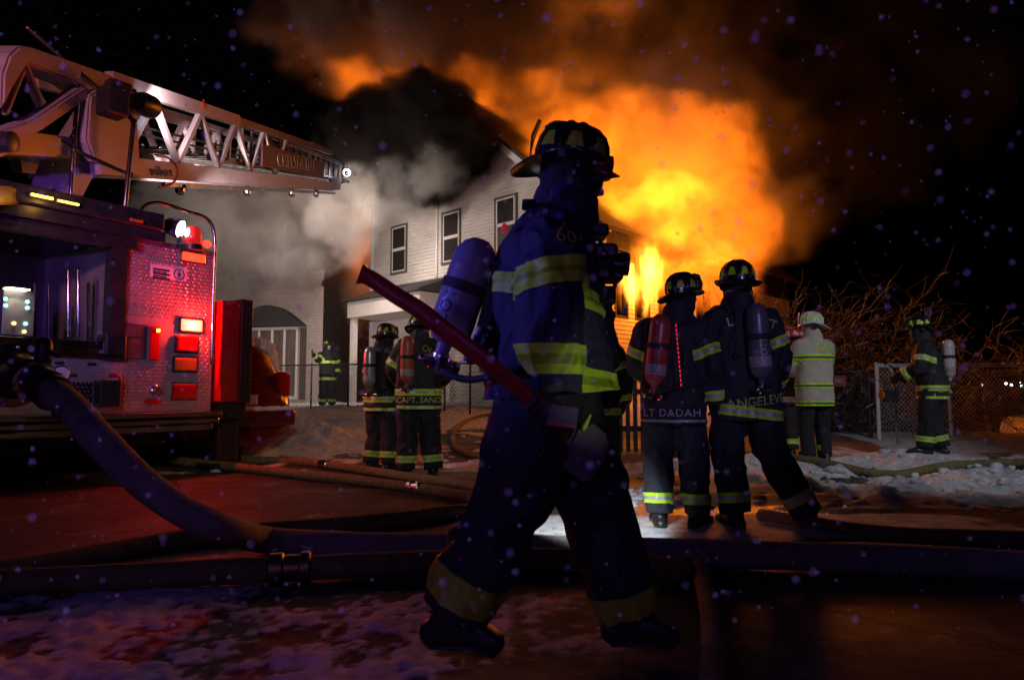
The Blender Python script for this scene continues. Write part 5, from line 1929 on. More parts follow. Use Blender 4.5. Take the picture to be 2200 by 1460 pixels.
def air_tank(parent, p0, p1, r, m, text=None, front=None, tm=None):
    """air cylinder, valve end at p0, domed end at p1"""
    p0, p1 = V(p0), V(p1)
    z = p1 - p0
    Lz = z.length
    M = align(p0, z)
    bm = bmesh.new()
    prof = [(.0, -.01), (r * .30, -.01), (r * .34, .03), (r * .62, .04), (r * .90, .07), (r, .105), (r, Lz - .06), (r * .93, Lz - .025), (r * .72, Lz + .005), (r * .4, Lz + .025), (0.001, Lz + .03)]
    lathe(bm, prof, M, 28)
    t = obj('air_tank', bm, m, parent, smooth=True, sharp=60)
    bm = bmesh.new()
    lathe(bm, [(r * 1.0, .56 * Lz), (r * 1.07, .565 * Lz), (r * 1.07, .565 * Lz + .035), (r, .57 * Lz + .035)], M, 28)
    obj('tank_strap', bm, M_STRAP, t, smooth=True, sharp=40)
    bm = bmesh.new()
    lathe(bm, [(r * 1.0, .20 * Lz), (r * 1.012, .20 * Lz + .002), (r * 1.012, .34 * Lz), (r * 1.0, .34 * Lz + .002)], M, 28)
    obj('tank_label', bm, mat('cylinder_label', (.30, .30, .28), .5, var=.3, vscale=40), t, smooth=True, sharp=40)
    bm = bmesh.new()
    lathe(bm, [(r * .36, -.075), (r * .4, -.07), (r * .4, -.012), (r * .3, -.011)], M, 12)
    x = M.to_3x3() @ V((1, 0, 0))
    tube(bm, [p0 + z.normalized() * -.045 - x * .07, p0 + z.normalized() * -.045 + x * .05], .018, 10)
    lathe(bm, [(.0, .05), (.028, .05), (.028, .085), (0, .085)], align(p0 + z.normalized() * -.045, x), 12)
    obj('valve', bm, M_STEEL, t, smooth=True, sharp=40)
    if text:
        f = (V(front) - z.normalized() * V(front).dot(z.normalized())).normalized()
        zz = z.normalized()
        # wrapped lettering running along the cylinder
        tmesh = text_mesh(text, r * .8, 0.0)
        bmt = bmesh.new(); bmt.from_mesh(tmesh); bpy.data.meshes.remove(tmesh)
        side = zz.cross(f)
        for v in bmt.verts:
            a = v.co.y / r
            v.co = p0 + zz * (Lz * .40 + v.co.x) + (f * cos(a) - side * sin(a)) * (r + .0015)
        obj('tank_lettering', bmt, tm or M_INK, t)
    return t


def rigid(P, R):
    return lambda p: P + R @ V(p)


DEF = dict(pel=(0, 0, .95), waist=(0, 0, 1.08), chest=(0, -.01, 1.31), shl=(0, -.015, 1.45), neck=(0, -.005, 1.52), head=(0, .025, 1.665),
           s_r=(.185, -.01, 1.44), e_r=(.285, -.04, 1.18), w_r=(.275, .06, .95), s_l=(-.185, -.01, 1.44), e_l=(-.285, -.04, 1.18), w_l=(-.275, .06, .95),
           h_r=(.105, 0, .92), k_r=(.125, .02, .50), a_r=(.135, -.03, .11), t_r=(.16, .18, .045), h_l=(-.105, 0, .92), k_l=(-.125, .02, .50), a_l=(-.135, -.03, .11), t_l=(-.16, .18, .045))


def person(label, loc, yaw, J=None, s=1.0, coat=M_COAT, pants=M_PANTS, hel=M_HBLACK, right=(1, 0, 0), fwd=(0, 1, 0), vox=.015, look=0.0, tilt=0.0, bulk=1.0,
           hood=M_HOOD, patches=M_LIME, bands=None, shield_m=None, hem=.19, seed=0.0, shield=1, coat_amp=.015, fgpose=False, hands=True, helm_c=None, helm_up=None, helm_f=None, sleeve=(.098, .088, .080), leg=(.122, .108, .102), torso=None, group='firefighters standing in the street'):
    root = tag(empty('person', loc, yaw), label, 'person', group)
    j = {k: V(v) * s for k, v in {**DEF, **(J or {})}.items()}
    right, fwd = V(right), V(fwd)
    up = V((0, 0, 1))
    # body: one continuous figure
    bm = bmesh.new()
    hd, nk = j['head'], j['neck']
    hf = (Matrix.Rotation(look, 3, 'Z') @ fwd).normalized()
    hr_ = hf.cross(up)
    tube(bm, [hd - up * .075 * s + hf * .01, hd, hd + up * .055 * s], [(.062 * s, .075 * s), (.076 * s, .095 * s), (.070 * s, .085 * s)], 14, hr_)
    tube(bm, [hd - up * .10 * s + hf * .045 * s, hd - up * .03 * s + hf * .055 * s], [(.038 * s, .035 * s), (.05 * s, .04 * s)], 10, hr_)
    tube(bm, [hd + hf * .088 * s + up * .012 * s, hd + hf * .112 * s - up * .022 * s], [.010 * s, .016 * s], 8)      # nose
    tube(bm, [hd + hf * .085 * s - up * .058 * s - hr_ * .018 * s, hd + hf * .085 * s - up * .058 * s + hr_ * .018 * s], .011 * s, 6)
    for q in (1, -1):
        tube(bm, [hd + hr_ * .076 * s * q - up * .03 * s, hd + hr_ * .08 * s * q + up * .02 * s], [(.012 * s, .02 * s), (.012 * s, .022 * s)], 8, hr_)
    tube(bm, [nk - up * .06 * s, hd - up * .05 * s], .058 * s, 12)
    tube(bm, [j['pel'], j['waist'], j['chest'], j['shl']], [(.155 * s, .11 * s), (.14 * s, .10 * s), (.165 * s, .115 * s), (.15 * s, .08 * s)], 16, right)
    for q in 'rl':
        tube(bm, [j['s_' + q], j['e_' + q], j['w_' + q], j['w_' + q] + (j['w_' + q] - j['e_' + q]).normalized() * .004 * s], [.055 * s, .043 * s, .030 * s, .022 * s], 12)
        tube(bm, [j['h_' + q], j['k_' + q], j['a_' + q]], [.085 * s, .058 * s, .042 * s], 12)
        tube(bm, [j['a_' + q] - up * .03 * s, j['t_' + q]], [.042 * s, .032 * s], 10)
    link_mesh('body', remesh(bm, vox, 2), M_SKIN, root, True)
    for q in (1, -1):
        bm = bmesh.new()
        bmesh.ops.create_uvsphere(bm, u_segments=10, v_segments=6, radius=.012 * s, matrix=Matrix.Translation(hd + hf * .090 * s + hr_ * .032 * s * q + up * .016 * s))
        obj('eye', bm, M_HWHITE, root, smooth=True)
    # coat
    b = s * bulk
    bm = bmesh.new()
    T = torso or [(.232, .172), (.236, .176), (.226, .165), (.238, .168), (.205, .132), (.10, .095)]
    spine = [j['pel'] - up * hem * s, j['pel'], j['waist'], j['chest'], j['shl'], j['neck']]
    if fgpose:
        spine[0] = j['hem']
    sp = smooth_path(spine, 4)
    rad = []
    for i in range(len(sp)):
        t = i / 4; k = min(int(t), len(T) - 2); f = t - k
        rad.append(((T[k][0] * (1 - f) + T[k + 1][0] * f) * b, (T[k][1] * (1 - f) + T[k + 1][1] * f) * b))
    tube(bm, sp, rad, 24, right, power=2.3)
    for q in 'rl':
        S, E_, W_ = j['s_' + q], j['e_' + q], j['w_' + q]
        sh_in = j['shl'] + (S - j['shl']) * .55
        pts = smooth_path([sh_in, S, S.lerp(E_, .5), E_, E_.lerp(W_, .5), W_], 4)
        R_ = [sleeve[0] * .95, sleeve[0], (sleeve[0] + sleeve[1]) / 2, sleeve[1], (sleeve[1] + sleeve[2]) / 2, sleeve[2]]
        rad = []
        for i in range(len(pts)):
            t = i / 4; k = min(int(t), 4); f = t - k
            rad.append((R_[k] * (1 - f) + R_[k + 1] * f) * b)
        tube(bm, pts, rad, 14, fwd)
    tube(bm, [nk - up * .05 * s, nk + up * .045 * s + (hd - nk) * .15], [(.125 * b, .12 * b), (.108 * b, .112 * b)], 16, right)
    me = remesh(bm, vox, 3)
    wrinkle(me, coat_amp * s, 6.5 / s, seed, .8)
    hz = spine[0]
    # cloth ends in clean hems
    cut(me, hz + up * .0, (sp[0] - sp[1]).normalized())
    for q in 'rl':
        d = (j['w_' + q] - j['e_' + q]).normalized()
        bmx = bmesh.new(); bmx.from_mesh(me)
        kill = [f for f in bmx.faces if (f.calc_center_median() - j['w_' + q]).dot(d) > .012 and (f.calc_center_median() - j['w_' + q]).length < .13 * s]
        bmesh.ops.delete(bmx, geom=kill, context='FACES')
        bmesh.ops.holes_fill(bmx, edges=[e for e in bmx.edges if len(e.link_faces) == 1])
        bmx.to_mesh(me); bmx.free()
    co = link_mesh('coat', me, coat, root, True)
    # trousers
    bm = bmesh.new()
    tube(bm, [j['pel'] - up * .06 * s, j['pel'] + up * .08 * s], [(.19 * b, .145 * b), (.185 * b, .14 * b)], 18, right)
    for q in 'rl':
        h, k, a = j['h_' + q], j['k_' + q], j['a_' + q]
        pts = smooth_path([h + up * .03 * s, h.lerp(k, .5), k, k.lerp(a, .5), a - (a - k).normalized() * .03 * s], 4)
        rr = [leg[0], (leg[0] + leg[1]) / 2 + .006, leg[1], (leg[1] + leg[2]) / 2, leg[2]]
        rad = []
        for i in range(len(pts)):
            t = i / 4; kk = min(int(t), 3); f = t - kk
            rad.append((rr[kk] * (1 - f) + rr[kk + 1] * f) * b)
        tube(bm, pts, rad, 16, right)
    tm_ = remesh(bm, vox, 3)
    wrinkle(tm_, coat_amp * .95 * s, 6.0 / s, seed + 4, .9)
    for q in 'rl':
        d = (j['a_' + q] - j['k_' + q]).normalized()
        p = j['a_' + q] - d * .01 * s
        bmx = bmesh.new(); bmx.from_mesh(tm_)
        kill = [f for f in bmx.faces if (f.calc_center_median() - p).dot(d) > 0 and (f.calc_center_median() - p).length < .2 * s]
        bmesh.ops.delete(bmx, geom=kill, context='FACES')
        bmesh.ops.holes_fill(bmx, edges=[e for e in bmx.edges if len(e.link_faces) == 1])
        bmx.to_mesh(tm_); bmx.free()
    tr = link_mesh('trousers', tm_, pants, root, True)
    # boots
    for q in 'rl':
        a, t_, k = j['a_' + q], j['t_' + q], j['k_' + q]
        fd = (t_ - a); fl = V((fd.x, fd.y, 0)).normalized()
        sole = min(a.z - .085 * s, t_.z - .04 * s)
        bm = bmesh.new()
        rt_ = fl.cross(up)
        heel = V((a.x, a.y, t_.z)) - fl * .05 * s if not fgpose else a - up * .06 * s - fl * .06 * s
        tube(bm, [heel, a.lerp(t_, .5) - up * .005, t_], [(.048 * s, .050 * s), (.056 * s, .052 * s), (.054 * s, .036 * s)], 14, rt_, power=2.6)
        tube(bm, [heel + fl * .04 * s, a, a + (k - a).normalized() * .12 * s], [(.055 * s, .06 * s), (.058 * s, .064 * s), (.064 * s, .07 * s)], 14, rt_)
        bo = link_mesh('boot', remesh(bm, .010, 2), M_BOOT, root, True)
        bm = bmesh.new()
        tube(bm, [heel - up * .036 * s, a.lerp(t_, .5) - up * .048 * s, t_ - up * .030 * s], [(.052 * s, .014 * s), (.058 * s, .014 * s), (.054 * s, .013 * s)], 16, rt_)
        obj('sole', bm, M_SOLE if (bands or {}).get('sole') == q else M_BOOT, bo, smooth=True)
    # gloves
    if hands:
        for q in 'rl':
            if (bands or {}).get('nohand') == q: continue
            d = (j['w_' + q] - j['e_' + q]).normalized()
            sd = 1 if q == 'r' else -1
            pal = (right * -sd + fwd * -.2)
            pal = (pal - d * pal.dot(d)).normalized()
            th = d.cross(pal) * (1 if q == 'l' else -1)
            if th.dot(fwd) < 0: th = -th
            glove(root, j['w_' + q] + d * .02 * s, d, pal, th, 1.08 * s, voxel=.0065)
    # hood and helmet
    if hood is not None:
        bm = bmesh.new()
        tube(bm, [nk - up * .02 * s, nk + up * .05 * s, hd - up * .03 * s - hf * .012 * s, hd + up * .05 * s - hf * .015 * s], [(.112 * s, .112 * s), (.095 * s, .10 * s), (.097 * s, .104 * s), (.096 * s, .104 * s)], 16, hr_)
        hm = remesh(bm, .011, 1)
        wrinkle(hm, .006, 12, seed)
        cutp = hd + hf * .078 * s
        bmx = bmesh.new(); bmx.from_mesh(hm)
        kill = [f for f in bmx.faces if (f.calc_center_median() - cutp).dot(hf) > 0 and f.calc_center_median().z > nk.z + .06 * s]
        bmesh.ops.delete(bmx, geom=kill, context='FACES')
        bmx.to_mesh(hm); bmx.free()
        link_mesh('hood', hm, hood, root, True)
    hc = helm_c or (hd + up * .062 * s - hf * .01 * s)
    hu = helm_up or (up + hf * sin(tilt)).normalized()
    H_, HM = helmet(root, hc, hu, helm_f or hf, hel, patches, shield, s * .98, shield_m)
    root['_'] = 0
    del root['_']
    return root, j, co, tr, H_, HM


def straps(root, j, s=1.0, right=V((1, 0, 0)), fwd=V((0, 1, 0)), depth=.175):
    for q in (1, -1):
        c, n = j['chest'], j['shl']
        pts = [c - fwd * depth * s + right * .10 * q * s - V((0, 0, .12)) * s, c - fwd * (depth + .005) * s + right * .10 * q * s + V((0, 0, .05)) * s, n - fwd * .12 * s + right * .115 * q * s + V((0, 0, .07)) * s,
               n + right * .12 * q * s + V((0, 0, .115)) * s, n + fwd * .13 * s + right * .12 * q * s + V((0, 0, .04)) * s, c + fwd * (depth + .005) * s + right * .12 * q * s]
        bm = bmesh.new()
        tube(bm, smooth_path(pts, 6), (.024 * s, .009 * s), 10, right)
        obj('shoulder_strap', bm, M_STRAP, root, smooth=True)
    bm = bmesh.new()
    w = j['waist'] - V((0, 0, .04)) * s
    pts = [w + right * .245 * s * cos(a) + fwd * .19 * s * sin(a) for a in [2 * pi * k / 28 for k in range(29)]]
    tube(bm, pts, (.024 * s, .008 * s), 8, (0, 0, 1), cap=None)
    obj('waist_strap', bm, M_STRAP, root, smooth=True)


def backpack(root, j, m, s=1.0, right=V((1, 0, 0)), fwd=V((0, 1, 0)), dx=0.0, lean=0.0, text=None, gap=.238, r=.074, tm=None):
    c = j['chest'] - fwd * gap * s + right * dx * s
    p1 = c + V((0, 0, .20)) * s + right * (lean * .20) * s
    p0 = c - V((0, 0, .30)) * s - right * (lean * .30) * s
    bm = bmesh.new()
    mid = j['chest'] - fwd * (gap - .085) * s + right * dx * .8 * s
    box(bm, mid - V((.12, .012, .30)) * s, mid + V((.12, .02, .20)) * s, bev=.012)
    R3 = Matrix((right, fwd, V((0, 0, 1)))).transposed()
    for v in bm.verts: v.co = mid + R3 @ (v.co - mid)
    obj('pack_frame', bm, M_STRAP, root, smooth=False)
    t = air_tank(root, p0, p1, r * s, m, text, -fwd, tm)
    straps(root, j, s, right, fwd)
    bm = bmesh.new()
    tube(bm, smooth_path([p0 - V((0, 0, .05)), p0 + right * .12 * s + fwd * .03, j['waist'] + right * .26 * s - fwd * .06 * s, j['chest'] + right * .2 * s + fwd * .14 * s], 6), .010 * s, 8)
    obj('air_hose', bm, M_STRAP, root, smooth=True)
    return t


def std_bands(root, j, co, tr, s=1.0, mats=None, arms='rl', cuffs=True, hemz=(.03,), chest=False, legs=True, hw=.036, hemr=.33):
    cm, tmh = co.data, tr.data
    for q in arms:
        S, E_, W_ = j['s_' + q], j['e_' + q], j['w_' + q]
        band('sleeve_band', cm, S.lerp(E_, .62), E_ - S, hw * s, .15 * s, co, mats)
        if cuffs: band('cuff_band', cm, W_.lerp(E_, .22), E_ - W_, hw * s, .13 * s, co, mats)
    for dz in hemz:
        band('hem_band', cm, j['pel'] + V((0, 0, dz - .15)) * s, (0, 0, 1), hw * s, hemr * s, co, mats)
    if chest: band('chest_band', cm, j['chest'] - V((0, 0, .06)) * s, (0, 0, 1), hw * s, .25 * s, co, mats)
    if legs:
        for q in 'rl':
            band('trouser_band', tmh, j['a_' + q].lerp(j['k_' + q], .30), j['k_' + q] - j['a_' + q], hw * s, .2 * s, tr, mats)


def stand(px, Y, z=None):
    p = at(px, 850, Y)
    return V((p.x, p.y, (terrain(p.x, p.y) + snow_depth(p.x, p.y) * .6) if z is None else z))


# --- the striding firefighter with the axe
YF = 2.47
base = V((at(1180, 900, YF).x, YF, 0.0))
def K(px, py, dy=0.0): return at(px, py, YF + dy) - base
ffw, frt = V((.985, .17, 0)).normalized(), V((.17, -.985, 0)).normalized()
JF = dict(hem=K(1182, 848), pel=K(1178, 800), waist=K(1172, 730), chest=K(1172, 600), shl=K(1190, 520), neck=K(1212, 468), head=K(1228, 398),
          s_r=K(1188, 522, -.21), e_r=K(1176, 690, -.325), w_r=K(1196, 806, -.31), s_l=K(1205, 520, .18), e_l=K(1262, 680, .26), w_l=K(1290, 780, .20),
          h_r=K(1160, 880, -.10), k_r=K(1095, 1080, -.12), a_r=K(968, 1318, -.12), t_r=K(1062, 1378, -.14), h_l=K(1205, 880, .10), k_l=K(1285, 1095, .09), a_l=K(1352, 1318, .08), t_l=K(1440, 1366, .06))
fg, j, co, tr, HE, HM = person('firefighter striding past with an axe, green lit bands on navy sleeves', base, 0.0, JF, 1.0, M_NAVYLIT, M_PANTS, M_HBLACK, frt, ffw, vox=.009, look=0.0,
                               patches=M_OLIVE, shield=-1, shield_m=M_STRAP, seed=1.3, fgpose=True, hands=False, coat_amp=.017, helm_c=K(1226, 352), helm_up=V((.17, 0, .985)), helm_f=V((.985, 0, -.17)),
                               sleeve=(.100, .106, .092), leg=(.150, .138, .120), torso=[(.24, .235), (.215, .225), (.20, .20), (.20, .20), (.18, .155), (.11, .105)], group='firefighters in the street')
cm, tmh = co.data, tr.data
M_LIMEDARK = mat('dark_lime_trim', (0.30, 0.52, 0.012), 0.5, var=0.4, vscale=16)  # darker lime for the middle stripe of the bands
band('sleeve_band', cm, K(1186, 592, -.26), (-.20, 0, 1), .046, .16, co, [M_LIME, M_LIMEDARK], third=.2)
band('cuff_band', cm, K(1193, 772, -.315), (.02, 0, 1), .046, .14, co, [M_LIME, M_LIMEDARK])
band('back_band', cm, K(1165, 636, 0), (.21, 0, 1), .036, .29, co, [M_LIME, M_LIMEDARK], third=.2)
band('hem_band', cm, K(1190, 812, 0), (.13, 0, 1), .044, .36, co, [M_LIME, M_LIMEDARK], front=K(1236, 800).x)  # band cut off towards the back, its unlit part left out
band('trouser_band', tmh, K(985, 1252, -.12), K(1085, 1080) - K(968, 1310), .052, .2, tr, [M_OLIVE, M_OLIVE])
band('trouser_band', tmh, K(1340, 1290, .08), K(1295, 1120) - K(1350, 1320), .050, .2, tr, [M_OLIVE, M_OLIVE])
decal('lettering', '601', cm, K(1226, 516, -.25), (0, 1, 0), (1, 0, 0), (0, 0, 1), .075, M_DECAL, co)
air_tank(fg, K(950, 755, .02), K(1030, 530, -.0), .081, M_TANKGREY, 'SCOTT', (-.45, -.9, 0))
bm = bmesh.new()
prism(bm, [K(1062, 560, -.1), K(1078, 560, -.1), K(1040, 770, -.1), K(1002, 780, -.1)], (0, .22, 0))
obj('pack_frame', bm, M_STRAP, fg)
for dy in (-.1, .1):
    bm = bmesh.new()
    tube(bm, smooth_path([K(1030, 770, dy), K(1062, 640, dy), K(1090, 510, dy), K(1140, 462, dy * 1.2), K(1215, 480, dy * 1.3), K(1275, 540, dy), K(1282, 640, dy)], 6), (.024, .011), 10, frt)
    obj('shoulder_strap', bm, M_STRAP, fg, smooth=True)
bm = bmesh.new()
tube(bm, [K(1000, 770, -.06), K(1030, 705, -.1)], .010, 8); obj('strap_tail', bm, M_SILVER, fg, smooth=True)
bm = bmesh.new()
tube(bm, smooth_path([K(945, 770, .02), K(960, 800, -.04), K(1010, 815, -.1), K(1090, 800, -.2), K(1130, 790, -.2)], 6), .013, 8); obj('air_hose', bm, M_STRAP, fg, smooth=True)
# gear on the chest: regulator, radio, torch
bm = bmesh.new()
box(bm, K(1262, 478, -.07), K(1300, 520, .05), bev=.012); box(bm, K(1255, 520, -.08), K(1318, 570, .05), bev=.014); box(bm, K(1268, 570, -.06), K(1330, 612, .06), bev=.012); box(bm, K(1272, 612, -.05), K(1316, 660, .05), bev=.01)
obj('chest_gear', bm, M_BLACKMETAL, fg)
bm = bmesh.new()
lathe(bm, [(0, -.045), (.028, -.04), (.028, .02), (.042, .04), (.042, .075), (.036, .076), (0, .07)], align(K(1305, 566, -.05), (1, 0, -.04)), 18)
to = obj('torch', bm, M_BLACKMETAL, fg, smooth=True, sharp=35)
bm = bmesh.new()
tube(bm, smooth_path([K(1290, 520, -.07), K(1322, 600, -.09), K(1300, 650, -.08), K(1285, 600, -.08)], 5), .008, 8)
obj('radio_cord', bm, M_STRAP, fg, smooth=True)
bm = bmesh.new()
tube(bm, smooth_path([K(1282, 385, -.05), K(1292, 420, -.03), K(1290, 455, 0), K(1275, 470, .02)], 5), (.030, .022), 10, (0, 1, 0))
obj('face_mask', bm, M_BLACK, fg, smooth=True)
bm = bmesh.new()
box(bm, K(1122, 428, -.09), K(1150, 452, .02), bev=.012)
obj('hood_roll', bm, M_HOOD, fg, smooth=True)
bm = bmesh.new()
c = K(1084, 490, -.12)
bmesh.ops.create_uvsphere(bm, u_segments=10, v_segments=8, radius=.011, matrix=Matrix.Translation(c) @ Matrix.Diagonal((1, 1, 1.7, 1)))
obj('alarm_lamp', bm, mat('red_pack_lamp', (.25, .01, .02), .3, emit=(1, .03, .05), emit_s=.25), fg, smooth=True)
bm = bmesh.new()
lathe(bm, [(0, -.03), (.028, -.025), (.032, 0), (.028, .03), (0, .035)], align(K(1298, 352, -.06), (1, .1, 0)), 14)
tube(bm, [K(1290, 372, -.04), K(1330, 379, -.04)], (.03, .004), 8, (0, 1, 0))
obj('helmet_goggles', bm, mat('dull_red_plastic', (.2, .02, .02), .3), HE, smooth=True)
# belt loop, hanging gloves with lime strap
bm = bmesh.new()
q = [K(1238, 915, -.20), K(1270, 905, -.20), K(1312, 940, -.20), K(1300, 990, -.19), K(1262, 1042, -.17), K(1200, 1000, -.18)]
prism(bm, q, (0.0, .05, 0))
bmesh.ops.bevel(bm, geom=bm.edges[:], offset=.012, segments=2, affect='EDGES')
obj('hanging_glove', bm, mat('grey_leather', (.10, .085, .075), .7, var=.4, vscale=14, bump=.5, bscale=40), fg, smooth=True, sharp=50)
bm = bmesh.new()
tube(bm, [K(1255, 918, -.21), K(1268, 892, -.22)], (.010, .004), 6, (1, 0, 0))
obj('glove_strap', bm, M_LIME, fg)
# gloved right hand closed round the axe handle
AH = lambda px, py, dy: at(px, py, YF + dy)
a_pts = [AH(772, 588, -.44), AH(800, 600, -.43), AH(850, 634, -.42), AH(905, 668, -.41), AH(960, 712, -.40), AH(1030, 764, -.38), AH(1100, 822, -.35), AH(1150, 862, -.33), AH(1190, 890, -.31)]
axd = (a_pts[-1] - a_pts[-3]).normalized()
gc = a_pts[-2].lerp(a_pts[-3], -.25) - base
bm = bmesh.new()
wri = K(1197, 806, -.31)
n1 = (wri - gc); n1 = (n1 - axd * n1.dot(axd)).normalized()
n2 = axd.cross(n1)
if n2.y > 0: n2 = -n2
kn = gc + n1 * .034
tube(bm, [wri + (wri - kn).normalized() * .03, wri, kn + n1 * .01], [(.04, .036), (.042, .032), (.048, .026)], 12, axd)
for i in range(4):
    o_ = gc + axd * (.036 - .024 * i)
    pts = [o_ + (n1 * cos(a) + n2 * sin(a)) * r_ for a, r_ in ((radians(20), .040), (radians(65), .043), (radians(115), .040), (radians(165), .036), (radians(215), .033))]
    tube(bm, pts, [.0125, .0125, .012, .011, .0095], 8)
tube(bm, [gc + n1 * .038 + axd * .04, gc + n1 * .03 + axd * .062 - n2 * .02, gc - n1 * .006 + axd * .062 - n2 * .034, gc - n1 * .03 + axd * .05 - n2 * .026], [.015, .014, .0125, .0105], 8)
link_mesh('glove', remesh(bm, .005, 2), M_GLOVE, fg, True)
glove(fg, j['w_l'] + V((.01, 0, -.02)), (.1, .6, -.8), (0, -.8, -.6), (1, 0, .1), 1.1)

# the axe itself
axe = tag(empty('fire_axe', a_pts[4]), 'long red handled axe held low in the striding man\'s glove', 'axe')
ao = V(a_pts[4])
bm = bmesh.new()
ap = smooth_path([p - ao for p in a_pts], 6)
upv = V((.59, 0, .8))
rad = []
for i in range(len(ap)):
    t = i / (len(ap) - 1)
    w = .0235 + .010 * max(0, 1 - t / .07) + .004 * sin(t * 3.0)
    rad.append((w, .0165 + .002 * max(0, 1 - t / .1)))
tube(bm, ap, rad, 16, upv, cap='flat')
obj('handle', bm, M_AXERED, axe, smooth=True, sharp=50)
hc = AH(1206, 896, -.315) - ao
Mh = align(hc, (0, 1, -.12), (1, 0, -.12))
bm = bmesh.new()
secs = []
for y, w, h in ((-.06, .046, .030), (-.02, .048, .032), (.03, .030, .036), (.10, .020, .055), (.17, .006, .075)):
    secs.append([Mh @ V(q) for q in ((-w, -h, y), (w, -h, y), (w, h, y), (-w, h, y))])
loft(bm, secs)
bmesh.ops.bevel(bm, geom=bm.edges[:], offset=.004, segments=2, affect='EDGES')
hd_ = obj('axe_head', bm, mat('worn_axe_steel', (.09, .088, .09), .42, .5, var=.3, vscale=18), axe)
bm = bmesh.new()
secs = [[Mh @ V(q) for q in ((-w, .022, y), (w, .022, y), (w, .0335, y), (-w, .0335, y))] for y, w in ((-.062, .044), (-.02, .046))]
loft(bm, secs)
obj('red_marking', bm, mat('worn_red_marking', (.42, .06, .05), .5, var=.5, vscale=25), hd_)
# torch beam on the packed snow
lamp('torch_beam', 'SPOT', base + K(1300, 800, .40), (.85, .93, 1.0), 900, .03, (0.46, 4.8, 0.0), 38, .8)
bm = bmesh.new()
lathe(bm, [(0, -.09), (.022, -.085), (.022, .03), (.034, .05), (.034, .07), (0, .066)], align(K(1298, 800, .33), (.1, 1, -.35)), 16)
obj('added_torch', bm, M_BLACKMETAL, fg, smooth=True, sharp=35)  # unseen torch, added to go with the spot beyond the arm

# --- two close firefighters with their backs to us
S_ = .955
p = stand(1447, 4.78, 0)
JB = dict(neck=(.03, .0, 1.52), head=(.08, .05, 1.66), e_r=(.29, -.02, 1.18), w_r=(.30, .06, .93), e_l=(-.27, .06, 1.2), w_l=(-.2, .25, 1.08), a_l=(-.11, -.02, .11), k_l=(-.12, .02, .5), a_r=(.14, .05, .11), k_r=(.13, .06, .5), t_r=(.2, .24, .045), t_l=(-.17, .19, .045))
r, j, co, tr, _, _ = person('firefighter seen from behind, red lit cylinder, head turned to the fire', p, radians(-20), JB, S_, M_COAT, M_BLUEPANTS, M_HBLACK, look=radians(-38), tilt=-.1, bands={'sole': 'l'}, patches=M_OLIVE, seed=5, group='firefighters in the street', vox=.013)
std_bands(r, j, co, tr, S_, hemz=(), arms='rl')
bm = None
band('hem_band', co.data, j['pel'] - V((0, 0, .165)) * S_, (0, 0, 1), .008, .33, co, [M_SILVER, M_SILVER])
decal('lettering', 'LT DADAH', co.data, j['pel'] + V((.0, 0, -.105)), (0.0, 1, 0), (1, 0, 0), (0, 0, 1), .072, M_DECALW, co, 1.12)
backpack(r, j, M_TANKREDLIT, S_, dx=-.07, lean=.12, text='SCOTT')
bm = bmesh.new()
for k in range(14): box(bm, j['chest'] + V((.055 + .002 * k, -.285, .14 - .03 * k)), j['chest'] + V((.062 + .002 * k, -.28, .122 - .03 * k)))
tag(obj('pack_lights', bm, mat('dim_red_lights', (.5, .02, .02), emit=(1, .03, .02), emit_s=.8), r), 'row of tiny red lights beside the cylinder', kind='stuff')

S_ = 1.0
p = stand(1592, 4.78, 0)
JC = dict(h_l=(-.10, 0, .92), k_l=(-.09, .04, .5), a_l=(-.06, .0, .11), t_l=(-.08, .2, .045), h_r=(.10, 0, .90), k_r=(.21, -.02, .50), a_r=(.41, -.10, .11), t_r=(.49, .10, .045),
          pel=(.03, 0, .94), waist=(.03, 0, 1.07), chest=(.0, 0, 1.31), shl=(0, 0, 1.45), e_r=(.275, -.01, 1.2), w_r=(.30, .14, .99), e_l=(-.29, .03, 1.2), w_l=(-.24, .2, 1.02))
r, j, co, tr, _, _ = person('tall firefighter from behind with pale hood, one leg out to the side', p, radians(4), JC, S_, M_COAT, M_PANTS, M_HBLACK, hood=M_PALEHOOD, seed=8, group='firefighters in the street', vox=.013, bulk=1.04)
std_bands(r, j, co, tr, S_, hemz=(), arms='rl')
band('hem_band', co.data, j['pel'] - V((0, 0, .135)), (.12, 0, 1), .036, .34, co)
decal('lettering', 'ANGELEVE', co.data, j['pel'] + V((.02, 0, -.06)), (0, 1, 0), (1, 0, .12), (-.12, 0, 1), .088, M_DECAL, co)
decal('lettering', 'TT', co.data, j['shl'] + V((.165, 0, -.04)), (0, 1, 0), (1, 0, -.3), (.3, 0, 1), .09, M_DECAL, co)
decal('lettering', 'L', co.data, j['shl'] + V((-.12, 0, -.03)), (0, 1, 0), (1, 0, .2), (-.2, 0, 1), .09, M_DECALW, co)
backpack(r, j, M_TANKDARK, S_, dx=.03, lean=-.05, text='SCOTT', tm=M_DECALW)

